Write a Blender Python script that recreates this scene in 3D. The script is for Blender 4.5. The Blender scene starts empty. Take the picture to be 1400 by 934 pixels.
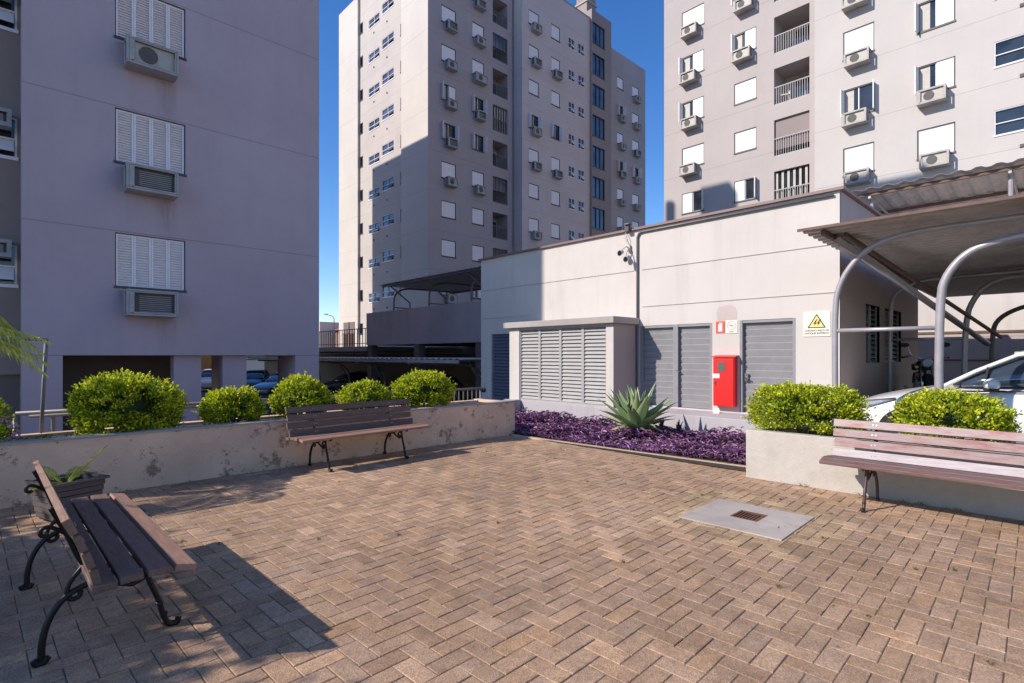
import bpy, math, random
import numpy as np
from mathutils import Vector, Matrix
random.seed(7); rng = np.random.default_rng(7)
C = bpy.context.scene.collection
R = math.radians
PI = math.pi
H = 1.40

# ------------------------------------------------------------------ camera
cd = bpy.data.cameras.new('camera'); cam = bpy.data.objects.new('camera', cd); C.objects.link(cam)
cam.location = (0, 0, H); cam.rotation_euler = (R(90), 0, R(46.37-90))
cd.sensor_width = 36; cd.lens = 734/1400*36; cd.shift_y = 19/1400; cd.clip_end = 2000; cd.clip_start = .05
bpy.context.scene.camera = cam

# ------------------------------------------------------------------ sky, sun, exposure
SUN = Vector((1.35, -.62, -1.0)).normalized()        # direction the light travels
w = bpy.data.worlds.new("World"); bpy.context.scene.world = w; w.use_nodes = True
nt = w.node_tree; bg = nt.nodes['Background']
sky = nt.nodes.new('ShaderNodeTexSky'); sky.sky_type = 'NISHITA'; sky.sun_disc = False
sky.sun_elevation = math.asin(-SUN.z); sky.sun_rotation = math.atan2(-SUN.x, -SUN.y) % (2*PI)
sky.air_density = 1.0; sky.dust_density = .15; sky.ozone_density = 3.0; sky.altitude = 200
hs = nt.nodes.new('ShaderNodeHueSaturation'); hs.inputs['Saturation'].default_value = 1.28; hs.inputs['Hue'].default_value = .510
nt.links.new(sky.outputs[0], hs.inputs['Color']); nt.links.new(hs.outputs[0], bg.inputs[0]); bg.inputs[1].default_value = .125
sl = bpy.data.lights.new('sun', 'SUN'); sl.energy = 3.5; sl.angle = R(.53); sl.color = (1.0, .93, .84)
so = bpy.data.objects.new('sun', sl); C.objects.link(so); so.rotation_euler = SUN.to_track_quat('-Z', 'Y').to_euler()
vs = bpy.context.scene.view_settings
vs.view_transform = 'Standard'; vs.look = 'None'; vs.gamma = 1; vs.use_curve_mapping = False; vs.exposure = .66

# ------------------------------------------------------------------ materials
def nmat(name):
    m = bpy.data.materials.new(name); m.use_nodes = True
    return m, m.node_tree, m.node_tree.nodes['Principled BSDF']
def rgb(c): return (c[0], c[1], c[2], 1)
def noise(t, scale, detail=4, rough=.6, vec=None):
    n = t.nodes.new('ShaderNodeTexNoise'); n.inputs['Scale'].default_value = scale
    n.inputs['Detail'].default_value = detail; n.inputs['Roughness'].default_value = rough
    if vec is not None: t.links.new(vec, n.inputs['Vector'])
    return n.outputs['Fac']
def ramp(t, fac, stops):
    r = t.nodes.new('ShaderNodeValToRGB'); t.links.new(fac, r.inputs[0]); e = r.color_ramp.elements
    while len(e) < len(stops): e.new(.5)
    for i, (p, c) in enumerate(stops):
        e[i].position = p; e[i].color = rgb(c) if isinstance(c, tuple) else (c, c, c, 1)
    return r.outputs[0]
def mix(t, fac, a, b, mode='MIX'):
    m = t.nodes.new('ShaderNodeMix'); m.data_type = 'RGBA'; m.blend_type = mode
    if isinstance(fac, (int, float)): m.inputs[0].default_value = fac
    else: t.links.new(fac, m.inputs[0])
    for s, v in ((6, a), (7, b)):
        if isinstance(v, tuple): m.inputs[s].default_value = rgb(v)
        else: t.links.new(v, m.inputs[s])
    return m.outputs[2]
def math_(t, op, a, b=None):
    m = t.nodes.new('ShaderNodeMath'); m.operation = op
    for i, v in enumerate((a, b)):
        if v is None: continue
        if isinstance(v, (int, float)): m.inputs[i].default_value = v
        else: t.links.new(v, m.inputs[i])
    return m.outputs[0]
def bump(t, b, h, strength=.3, dist=.01):
    n = t.nodes.new('ShaderNodeBump'); n.inputs['Strength'].default_value = strength; n.inputs['Distance'].default_value = dist
    t.links.new(h, n.inputs['Height']); t.links.new(n.outputs[0], b.inputs['Normal'])
def coords(t, scale=(1, 1, 1)):
    g = t.nodes.new('ShaderNodeNewGeometry'); mp = t.nodes.new('ShaderNodeMapping'); mp.inputs['Scale'].default_value = scale
    t.links.new(g.outputs['Position'], mp.inputs[0]); return mp.outputs[0], g
def objco(t, scale=(1, 1, 1)):
    g = t.nodes.new('ShaderNodeTexCoord'); mp = t.nodes.new('ShaderNodeMapping'); mp.inputs['Scale'].default_value = scale
    t.links.new(g.outputs['Object'], mp.inputs[0]); return mp.outputs[0]

def plaster(name, col, joints=None, var=.12, stain=.12, streak=.1, rough=.85):
    """painted render: cloudy tone, fine grain, rain streaks, real scored joints every storey"""
    m, t, b = nmat(name); P, g = coords(t)
    n1 = noise(t, .35, 5, .65, P)
    dk = tuple(x*(1-var*1.6) for x in col); lt = tuple(min(1, x*(1+var)) for x in col)
    c = ramp(t, n1, [(.3, dk), (.7, lt)])
    Ps, _ = coords(t, (1.3, 1.3, .12)); st = ramp(t, noise(t, 2.2, 6, .7, Ps), [(.5, 0.), (.75, 1.)])
    c = mix(t, math_(t, 'MULTIPLY', st, streak), c, tuple(x*.45 for x in col))
    n3 = ramp(t, noise(t, 3.1, 6, .75, P), [(.55, 0.), (.72, 1.)])
    c = mix(t, math_(t, 'MULTIPLY', n3, stain), c, tuple(x*.6 for x in col))
    fine = noise(t, 55, 3, .7, P)
    hgt = fine
    if joints:
        z0, pitch = joints
        sep = t.nodes.new('ShaderNodeSeparateXYZ'); t.links.new(g.outputs['Position'], sep.inputs[0])
        mm = math_(t, 'FRACT', math_(t, 'DIVIDE', math_(t, 'SUBTRACT', sep.outputs[2], z0-.012), pitch))
        line = math_(t, 'LESS_THAN', mm, .022/pitch)
        c = mix(t, math_(t, 'MULTIPLY', line, .55), c, tuple(x*.4 for x in col))
    t.links.new(c, b.inputs['Base Color']); b.inputs['Roughness'].default_value = rough
    b.inputs['Specular IOR Level'].default_value = .25
    bump(t, b, hgt, .25, .006)
    return m
def paint(name, col, rough=.45, metal=0., var=.08, grime=0.):
    m, t, b = nmat(name); P = objco(t); n = noise(t, 6, 4, .6, P)
    c = ramp(t, n, [(.3, tuple(x*(1-var) for x in col)), (.7, tuple(min(1, x*(1+var)) for x in col))])
    if grime:
        g = ramp(t, noise(t, 2.5, 7, .75, P), [(.5, 0.), (.7, 1.)])
        c = mix(t, math_(t, 'MULTIPLY', g, grime), c, tuple(x*.35+.02 for x in col))
    t.links.new(c, b.inputs['Base Color']); b.inputs['Roughness'].default_value = rough; b.inputs['Metallic'].default_value = metal
    return m
def glassy(name, col=(.02, .025, .03), rough=.06):
    m, t, b = nmat(name); P, g = coords(t)
    n = ramp(t, noise(t, .9, 3, .5, P), [(.4, tuple(x*.6 for x in col)), (.6, tuple(x*1.6 for x in col))])
    t.links.new(n, b.inputs['Base Color']); b.inputs['Roughness'].default_value = rough
    b.inputs['Specular IOR Level'].default_value = .8
    return m
def leafmat(name, rough=.42, trans=.35, sat=1.0):
    m, t, b = nmat(name)
    a = t.nodes.new('ShaderNodeAttribute'); a.attribute_name = 'Col'
    t.links.new(a.outputs['Color'], b.inputs['Base Color']); b.inputs['Roughness'].default_value = rough
    b.inputs['Specular IOR Level'].default_value = .35
    tr = t.nodes.new('ShaderNodeBsdfTranslucent'); t.links.new(a.outputs['Color'], tr.inputs[0])
    mx = t.nodes.new('ShaderNodeMixShader'); mx.inputs[0].default_value = trans
    t.links.new(b.outputs[0], mx.inputs[1]); t.links.new(tr.outputs[0], mx.inputs[2])
    t.links.new(mx.outputs[0], t.nodes['Material Output'].inputs[0])
    return m
def woodmat(name, c1, c2, c3=None, peel=0., rough=.7):
    """weathered slat: long grain along object x, per-slat tone from attribute, worn paint"""
    m, t, b = nmat(name); P = objco(t, (1.2, 14, 14)); n = noise(t, 5, 8, .7, P)
    c = ramp(t, n, [(.3, c1), (.62, c2)])
    P2 = objco(t, (2.2, 7, 7)); n2 = noise(t, 2.0, 6, .7, P2)
    A_ = t.nodes.new('ShaderNodeAttribute'); A_.attribute_name = 'Col'
    if c3: c = mix(t, math_(t, 'MULTIPLY', ramp(t, n2, [(.5-peel*.2, 0.), (.66, .8)]), math_(t, 'LESS_THAN', A_.outputs['Fac'], .9)), c, c3)
    a = t.nodes.new('ShaderNodeAttribute'); a.attribute_name = 'Col'
    c = mix(t, 1.0, c, a.outputs['Color'], 'MULTIPLY')
    t.links.new(c, b.inputs['Base Color']); b.inputs['Roughness'].default_value = rough
    bump(t, b, n, .5, .004)
    return m

M = {}
M['lt_wall'] = plaster('left_tower_grey_paint', (.465, .37, .41), joints=(1.4, 2.755), var=.06, stain=.10, streak=.14)
M['lt_brown'] = plaster('left_tower_brown_paint', (.33, .25, .21), var=.05)
M['ct_light'] = plaster('pale_paint', (.52, .46, .42), joints=(1.9, 2.75), var=.05, stain=.06, streak=.1)
M['ct_pale'] = plaster('warm_white_paint', (.60, .54, .485), joints=(1.9, 2.75), var=.04, stain=.06, streak=.08)
M['ct_grey'] = plaster('mauve_grey_paint', (.43, .36, .36), joints=(1.9, 2.75), var=.05, stain=.06, streak=.08)
M['ct_pink'] = plaster('pink_grey_paint', (.62, .52, .50), joints=(1.9, 2.75), var=.05, stain=.06, streak=.08)
M['ct_dark'] = plaster('dark_taupe_paint', (.31, .25, .24), var=.05)
M['rt_wall'] = plaster('pinkish_white_paint', (.455, .40, .38), joints=(1.3, 2.75), var=.04, stain=.04, streak=.07)
M['rt_cream'] = plaster('cream_white_paint', (.53, .485, .455), joints=(1.3, 2.75), var=.04, stain=.04, streak=.06)
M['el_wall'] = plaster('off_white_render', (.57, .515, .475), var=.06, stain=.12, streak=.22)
M['el_side'] = plaster('shaded_side_render', (.40, .32, .30), var=.06)  # wall colour darkened for the side faces that lie in shade
M['deck_wall'] = plaster('grey_brown_render', (.47, .39, .38), var=.1, stain=.25, streak=.35)
M['conc'] = plaster('concrete', (.40, .36, .33), var=.12, stain=.3, streak=.15)
M['ledge'] = plaster('painted_ledge', (.46, .42, .43), var=.1, stain=.25, streak=.3)
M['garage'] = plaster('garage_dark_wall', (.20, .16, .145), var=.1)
M['white_metal'] = paint('white_shutter_paint', (.70, .69, .70), .4, var=.03)
M['shade_metal'] = paint('ivory_shutter_paint', (.84, .76, .76), .4, var=.04)
M['grey_metal'] = paint('grey_door_paint', (.255, .245, .25), .45, var=.06, grime=.2)
M['louvre'] = paint('light_grey_louvre_paint', (.36, .34, .33), .45, var=.06, grime=.15)
M['blue_metal'] = paint('dark_blue_grey_paint', (.10, .115, .16), .5, var=.06)
M['dark_frame'] = paint('dark_frame', (.06, .05, .05), .5)
M['ac_shell'] = paint('ac_cover_grey', (.38, .36, .36), .6, var=.06, grime=.4)
M['ac_shell_sun'] = paint('ac_cover_sunlit', (.42, .38, .35), .6, var=.06, grime=.5)  # warmer, paler copy of the cover colour for the sunlit tower
M['ac_unit'] = paint('ac_unit_beige', (.45, .41, .36), .55, grime=.2)
M['ac_dark'] = paint('ac_grille_dark', (.10, .09, .085), .7)
M['glass'] = glassy('window_glass')
M['bglass'] = glassy('blue_glass', (.05, .07, .11), .08)
M['pipe'] = paint('silver_grey_pipe', (.38, .345, .36), .38, .25, var=.08, grime=.3)
M['pipe_dark'] = paint('dull_pipe', (.16, .15, .155), .5, .2)
M['roof_sheet'] = paint('galvanised_sheet', (.54, .50, .475), .5, .1, var=.12, grime=.5)
M['roof_rust'] = paint('rusty_purlin', (.15, .09, .07), .75, .1, var=.2)
M['iron'] = paint('black_cast_iron', (.022, .019, .02), .42, .5, var=.3)
M['iron_brown'] = paint('brown_cast_iron', (.075, .045, .045), .45, .3, var=.3)
M['rail'] = paint('dull_grey_rail', (.17, .155, .16), .5, .1)
M['red'] = paint('red_enamel', (.74, .010, .008), .4, var=.10, grime=.3)
M['white'] = paint('white_plastic', (.75, .74, .70), .5)
M['black'] = paint('black_rubber', (.015, .015, .016), .7)
M['chrome'] = paint('chrome', (.6, .6, .62), .15, .95)
M['yellow'] = paint('sign_yellow', (.80, .62, .18), .5)
M['cream'] = paint('sign_cream', (.76, .71, .60), .5, var=.03)
M['pink'] = paint('faded_red_print', (.72, .38, .33), .5)
M['redprint'] = paint('red_print', (.70, .08, .06), .5)
M['soil'] = paint('dark_soil', (.05, .035, .025), .95, var=.4)
M['bush_core'] = paint('dark_bush_core', (.035, .055, .012), .95, var=.5)
M['bark'] = paint('bark', (.11, .08, .055), .9, var=.35)
M['grate'] = paint('rusty_grate', (.16, .07, .04), .75, .3, var=.3)
M['foliage'] = leafmat('hedge_leaf', .42, .45)
M['purple'] = leafmat('purple_leaf', .4, .2)
M['agave'] = leafmat('agave_leaf', .45, .08)
M['petal'] = leafmat('petal', .6, .3)
M['wood_dark'] = woodmat('dark_brown_slats', (.115, .066, .046), (.19, .118, .088))
M['wood_brown'] = woodmat('brown_slats', (.125, .075, .056), (.20, .128, .098))
M['wood_worn'] = woodmat('worn_red_slats', (.38, .275, .265), (.52, .42, .405), (.42, .12, .11), peel=.08, rough=.55)
M['box_wood'] = woodmat('planter_wood', (.075, .052, .05), (.12, .09, .088))
M['asphalt'] = paint('asphalt', (.06, .058, .055), .9, var=.2)

def planter_render(name, col, flake):
    m, t, b = nmat(name); P, g = coords(t)
    c = ramp(t, noise(t, 1.2, 6, .7, P), [(.3, tuple(x*.78 for x in col)), (.7, tuple(x*1.1 for x in col))])
    d = ramp(t, noise(t, 3.2, 10, .78, P), [(.55, 0.), (.6, 1.)])
    c = mix(t, math_(t, 'MULTIPLY', d, flake), c, tuple(x*.33 for x in col))
    d2 = ramp(t, noise(t, 9, 9, .8, P), [(.6, 0.), (.64, 1.)])
    c = mix(t, math_(t, 'MULTIPLY', d2, flake*.8), c, (.13, .095, .075))
    t.links.new(c, b.inputs['Base Color']); b.inputs['Roughness'].default_value = .9
    bump(t, b, noise(t, 14, 8, .75, P), .5, .02)
    return m
M['lplanter'] = planter_render('peeling_planter_render', (.80, .535, .375), .95)
M['edging'] = planter_render('tan_edging', (.52, .375, .26), .6)
M['rplanter'] = planter_render('clean_planter_render', (.52, .47, .41), .10)

def paver_mat():
    m, t, b = nmat('concrete_pavers'); P, g = coords(t)
    a = t.nodes.new('ShaderNodeAttribute'); a.attribute_name = 'Col'
    big = ramp(t, noise(t, .55, 5, .65, P), [(.3, (.70, .68, .66)), (.7, (1.12, 1.1, 1.08))])
    c = mix(t, 1.0, mix(t, .3, a.outputs['Color'], (.455, .302, .198)), big, 'MULTIPLY')
    med = ramp(t, noise(t, 6.5, 8, .75, P), [(.38, (.72, .70, .69)), (.62, (1.1, 1.1, 1.1))])
    c = mix(t, .8, c, med, 'MULTIPLY')
    v = t.nodes.new('ShaderNodeTexVoronoi'); v.inputs['Scale'].default_value = 190; t.links.new(P, v.inputs['Vector'])
    sp = ramp(t, v.outputs['Color'], [(.12, (.55, .53, .52)), (.5, (1., 1., 1.)), (.9, (1.38, 1.34, 1.3))])
    c = mix(t, .75, c, sp, 'MULTIPLY')
    pale = ramp(t, noise(t, 1.9, 9, .85, P), [(.62, 0.), (.70, 1.)])
    c = mix(t, math_(t, 'MULTIPLY', pale, .35), c, (.46, .37, .29))
    t.links.new(c, b.inputs['Base Color']); b.inputs['Roughness'].default_value = .88
    b.inputs['Specular IOR Level'].default_value = .3
    h = math_(t, 'ADD', v.outputs['Distance'], math_(t, 'MULTIPLY', noise(t, 40, 6, .8, P), 1.5))
    bump(t, b, h, .55, .004)
    return m
M['paver'] = paver_mat()
M['joint'] = paint('joint_sand', (.20, .14, .09), .95, var=.4)

def terrain_mat():
    m, t, b = nmat('asphalt_ground'); P, g = coords(t)
    c = ramp(t, noise(t, .8, 6, .7, P), [(.3, (.05, .047, .045)), (.7, (.085, .08, .076))])
    t.links.new(c, b.inputs['Base Color']); b.inputs['Roughness'].default_value = .9
    bump(t, b, noise(t, 60, 4, .7, P), .3, .005); return m
M['ground'] = terrain_mat()

# ------------------------------------------------------------------ mesh helpers
class MB:
    def __init__(s): s.v = []; s.f = []; s.c = []
    def q(s, pts, col=None):
        n = len(s.v); s.v += [tuple(p) for p in pts]; s.f.append(tuple(range(n, n+len(pts)))); s.c.append(col)
    def box(s, x0, x1, y0, y1, z0, z1, col=None):
        s.obox(Vector(((x0+x1)/2, (y0+y1)/2, (z0+z1)/2)), Vector((abs(x1-x0)/2, 0, 0)), Vector((0, abs(y1-y0)/2, 0)), Vector((0, 0, abs(z1-z0)/2)), col)
    def obox(s, c, a, b, d, col=None):
        c = Vector(c); a = Vector(a); b = Vector(b); d = Vector(d); n = len(s.v)
        for sz in (-1, 1):
            for sy in (-1, 1):
                for sx in (-1, 1): s.v.append(tuple(c+a*sx+b*sy+d*sz))
        for f in ((0, 2, 3, 1), (4, 5, 7, 6), (0, 1, 5, 4), (2, 6, 7, 3), (0, 4, 6, 2), (1, 3, 7, 5)):
            s.f.append(tuple(n+i for i in f)); s.c.append(col)
    def bar(s, p0, p1, w_, h_, up=(0, 0, 1), col=None):
        p0 = Vector(p0); p1 = Vector(p1); d = p1-p0; L = d.length; d.normalize(); u = Vector(up)
        if abs(d.dot(u)) > .98: u = Vector((1, 0, 0))
        x = d.cross(u).normalized(); y = x.cross(d).normalized()
        s.obox((p0+p1)/2, d*(L/2), x*(w_/2), y*(h_/2), col)
    def tube(s, pts, r, n=8, caps=True, flat=1.0, col=None):
        pts = [Vector(p) for p in pts]; k = len(pts); rs = r if isinstance(r, (list, tuple)) else [r]*k
        base = len(s.v); px = None
        for i in range(k):
            d = (pts[min(i+1, k-1)]-pts[max(i-1, 0)]).normalized()
            if px is None:
                u = Vector((0, 0, 1)) if abs(d.z) < .9 else Vector((1, 0, 0)); px = d.cross(u).normalized()
            else: px = (px-d*px.dot(d)).normalized()
            py = d.cross(px)
            for j in range(n):
                a = 2*PI*j/n; s.v.append(tuple(pts[i]+px*(math.cos(a)*rs[i]*flat)+py*(math.sin(a)*rs[i])))
        for i in range(k-1):
            for j in range(n):
                a = base+i*n+j; b = base+i*n+(j+1) % n; s.f.append((a, b, b+n, a+n)); s.c.append(col)
        if caps:
            s.f.append(tuple(base+j for j in range(n))[::-1]); s.c.append(col)
            s.f.append(tuple(base+(k-1)*n+j for j in range(n))); s.c.append(col)
    def disc(s, c, ax, r, th, n=16, col=None):
        c = Vector(c); ax = Vector(ax).normalized(); s.tube([c-ax*th/2, c+ax*th/2], r, n, True, 1.0, col)
    def ell(s, c, r, n=10, m=7, col=None):
        c = Vector(c); base = len(s.v)
        for i in range(m+1):
            th_ = PI*i/m
            for j in range(n):
                a = 2*PI*j/n; s.v.append((c.x+r[0]*math.sin(th_)*math.cos(a), c.y+r[1]*math.sin(th_)*math.sin(a), c.z+r[2]*math.cos(th_)))
        for i in range(m):
            for j in range(n):
                a = base+i*n+j; b = base+i*n+(j+1) % n; s.f.append((a, a+n, b+n, b)); s.c.append(col)
    def loft(s, rings, closed=True, caps=True, col=None):
        base = len(s.v); n = len(rings[0])
        for r in rings: s.v += [tuple(p) for p in r]
        for i in range(len(rings)-1):
            for j in range(n if closed else n-1):
                a = base+i*n+j; b = base+i*n+(j+1) % n; s.f.append((a, b, b+n, a+n)); s.c.append(col)
        if caps:
            s.f.append(tuple(base+j for j in range(n))[::-1]); s.c.append(col)
            s.f.append(tuple(base+(len(rings)-1)*n+j for j in range(n))); s.c.append(col)
    def mesh(s, name, mat, smooth=False):
        me = bpy.data.meshes.new(name); me.from_pydata(s.v, [], s.f); me.materials.append(mat)
        if any(c is not None for c in s.c):
            at = me.color_attributes.new('Col', 'FLOAT_COLOR', 'CORNER'); arr = []
            for f, c in zip(s.f, s.c):
                cc = (c[0], c[1], c[2], 1.) if c else (1., 1., 1., 1.)
                arr += list(cc)*len(f)
            at.data.foreach_set('color', arr)
        if smooth: me.polygons.foreach_set('use_smooth', [True]*len(me.polygons))
        me.validate(); me.update()
        return me
    def build(s, name, mat, parent=None, bevel=0, smooth=False, sub=0, world=False, seg=2):
        if world and parent:
            l = parent.location; s.v = [(x-l.x, y-l.y, z-l.z) for x, y, z in s.v]
        me = s.mesh(name, mat, smooth)
        o = bpy.data.objects.new(name, me); C.objects.link(o); o.parent = parent
        if bevel:
            b = o.modifiers.new('bevel', 'BEVEL'); b.width = bevel; b.segments = seg; b.limit_method = 'ANGLE'; b.angle_limit = R(40)
        if sub:
            u = o.modifiers.new('sub', 'SUBSURF'); u.levels = sub; u.render_levels = sub
        return o
def link_mesh(name, me, parent, loc=(0, 0, 0), rz=0):
    o = bpy.data.objects.new(name, me); C.objects.link(o); o.parent = parent; o.location = loc; o.rotation_euler = (0, 0, rz); return o
def smooth_angle(o, deg=35):
    me = o.data; me.polygons.foreach_set('use_smooth', [True]*len(me.polygons))
    try: me.set_sharp_from_angle(angle=R(deg))
    except Exception: pass
def tag(o, label=None, cat=None, group=None, kind=None):
    if label: o['label'] = label
    if cat: o['category'] = cat
    if group: o['group'] = group
    if kind: o['kind'] = kind
    return o
def thing(name, label, cat, loc=(0, 0, 0), rz=0, group=None):
    o = bpy.data.objects.new(name, None); C.objects.link(o); o.empty_display_size = .2
    o.location = loc; o.rotation_euler = (0, 0, rz); return tag(o, label, cat, group)
def kids(o): return list(o.children)
def copy_tree(o, parent=None):
    c = o.copy(); C.objects.link(c); c.parent = parent
    for ch in kids(o): copy_tree(ch, c)
    return c
def arc(c, r, a0, a1, n, plane='yz', x=0):
    out = []
    for i in range(n+1):
        a = R(a0+(a1-a0)*i/n); out.append((x, c[0]+r*math.cos(a), c[1]+r*math.sin(a)))
    return out
def smoothpath(pts, it=2):
    pts = [Vector(p) for p in pts]
    for _ in range(it):
        q = [pts[0]]
        for a, b in zip(pts[:-1], pts[1:]): q += [a*.75+b*.25, a*.25+b*.75]
        q.append(pts[-1]); pts = q
    return pts
def leaves(name, mat, pos, nrm, up, L, W, col, parent=None, fold=.25, bend=0.):
    """many small folded leaves as one mesh; arrays of centres, leaf axes, normals, lengths, widths, colours"""
    n = len(pos); L = np.broadcast_to(L, (n,))[:, None]; W = np.broadcast_to(W, (n,))[:, None]
    ax = up/np.linalg.norm(up, axis=1, keepdims=True)
    nn = nrm-ax*np.sum(nrm*ax, 1, keepdims=True); nn /= np.linalg.norm(nn, axis=1, keepdims=True)+1e-9
    sd = np.cross(ax, nn)
    p0 = pos-ax*L*.5; p2 = pos+ax*L*.5-nn*L*bend
    p1 = pos+sd*W*.5+nn*W*fold; p3 = pos-sd*W*.5+nn*W*fold
    V = np.stack([p0, p1, p2, p3], 1).reshape(-1, 3)
    me = bpy.data.meshes.new(name); me.vertices.add(n*4); me.vertices.foreach_set('co', V.astype(np.float32).ravel())
    idx = np.arange(n)[:, None]*4; tri = np.concatenate([idx+np.array([0, 1, 2]), idx+np.array([0, 2, 3])], 1).reshape(-1)
    me.loops.add(n*6); me.loops.foreach_set('vertex_index', tri.astype(np.int32))
    me.polygons.add(n*2); me.polygons.foreach_set('loop_start', np.arange(n*2, dtype=np.int32)*3)
    try: me.polygons.foreach_set('loop_total', np.full(n*2, 3, np.int32))
    except Exception: pass
    at = me.color_attributes.new('Col', 'FLOAT_COLOR', 'POINT')
    cc = np.concatenate([col, np.ones((n, 1))], 1); at.data.foreach_set('color', np.repeat(cc, 4, 0).astype(np.float32).ravel())
    me.materials.append(mat); me.update(calc_edges=True); me.validate()
    o = bpy.data.objects.new(name, me); C.objects.link(o); o.parent = parent; return o

# facade block: -x face (holes in y,z) and -y face (holes in x,z), other faces plain; holes get real reveals
def face_holes(mb, mapf, u0, u1, z0, z1, holes, depth):
    us = sorted({u0, u1, *[min(max(h[i], u0), u1) for h in holes for i in (0, 1)]}); zs = sorted({z0, z1, *[min(max(h[i], z0), z1) for h in holes for i in (2, 3)]})
    for a, b in zip(us[:-1], us[1:]):
        # merge runs of z
        run = None
        for c_, d in zip(zs[:-1], zs[1:]):
            uc, zc = (a+b)/2, (c_+d)/2
            inside = any(h[0] < uc < h[1] and h[2] < zc < h[3] for h in holes)
            if not inside:
                run = (run[0], d) if run else (c_, d)
            elif run:
                mb.q([mapf(a, run[0], 0), mapf(b, run[0], 0), mapf(b, run[1], 0), mapf(a, run[1], 0)]); run = None
        if run: mb.q([mapf(a, run[0], 0), mapf(b, run[0], 0), mapf(b, run[1], 0), mapf(a, run[1], 0)])
    for h in holes:
        a, b, c_, d = h[:4]; dp = h[4] if len(h) > 4 else depth
        mb.q([mapf(a, c_, 0), mapf(b, c_, 0), mapf(b, c_, dp), mapf(a, c_, dp)]); mb.q([mapf(a, d, dp), mapf(b, d, dp), mapf(b, d, 0), mapf(a, d, 0)])
        mb.q([mapf(a, c_, 0), mapf(a, c_, dp), mapf(a, d, dp), mapf(a, d, 0)]); mb.q([mapf(b, c_, dp), mapf(b, c_, 0), mapf(b, d, 0), mapf(b, d, dp)])
        if len(h) > 5 and h[5]: mb.q([mapf(a, c_, dp), mapf(b, c_, dp), mapf(b, d, dp), mapf(a, d, dp)])
def block(parent, x0, x1, y0, y1, z0, z1, mat, hx=(), hy=(), depth=.14, name='wall', top=True):
    mb = MB()
    face_holes(mb, lambda u, z, d: (x0+d, u, z), y0, y1, z0, z1, list(hx), depth)
    face_holes(mb, lambda u, z, d: (u, y0+d, z), x0, x1, z0, z1, list(hy), depth)
    mb.q([(x1, y0, z0), (x1, y1, z0), (x1, y1, z1), (x1, y0, z1)]); mb.q([(x0, y1, z0), (x0, y1, z1), (x1, y1, z1), (x1, y1, z0)])
    if top: mb.q([(x0, y0, z1), (x1, y0, z1), (x1, y1, z1), (x0, y1, z1)])
    mb.q([(x0, y0, z0), (x0, y1, z0), (x1, y1, z0), (x1, y0, z0)])
    return mb.build(name, mat, parent, world=True)

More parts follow.
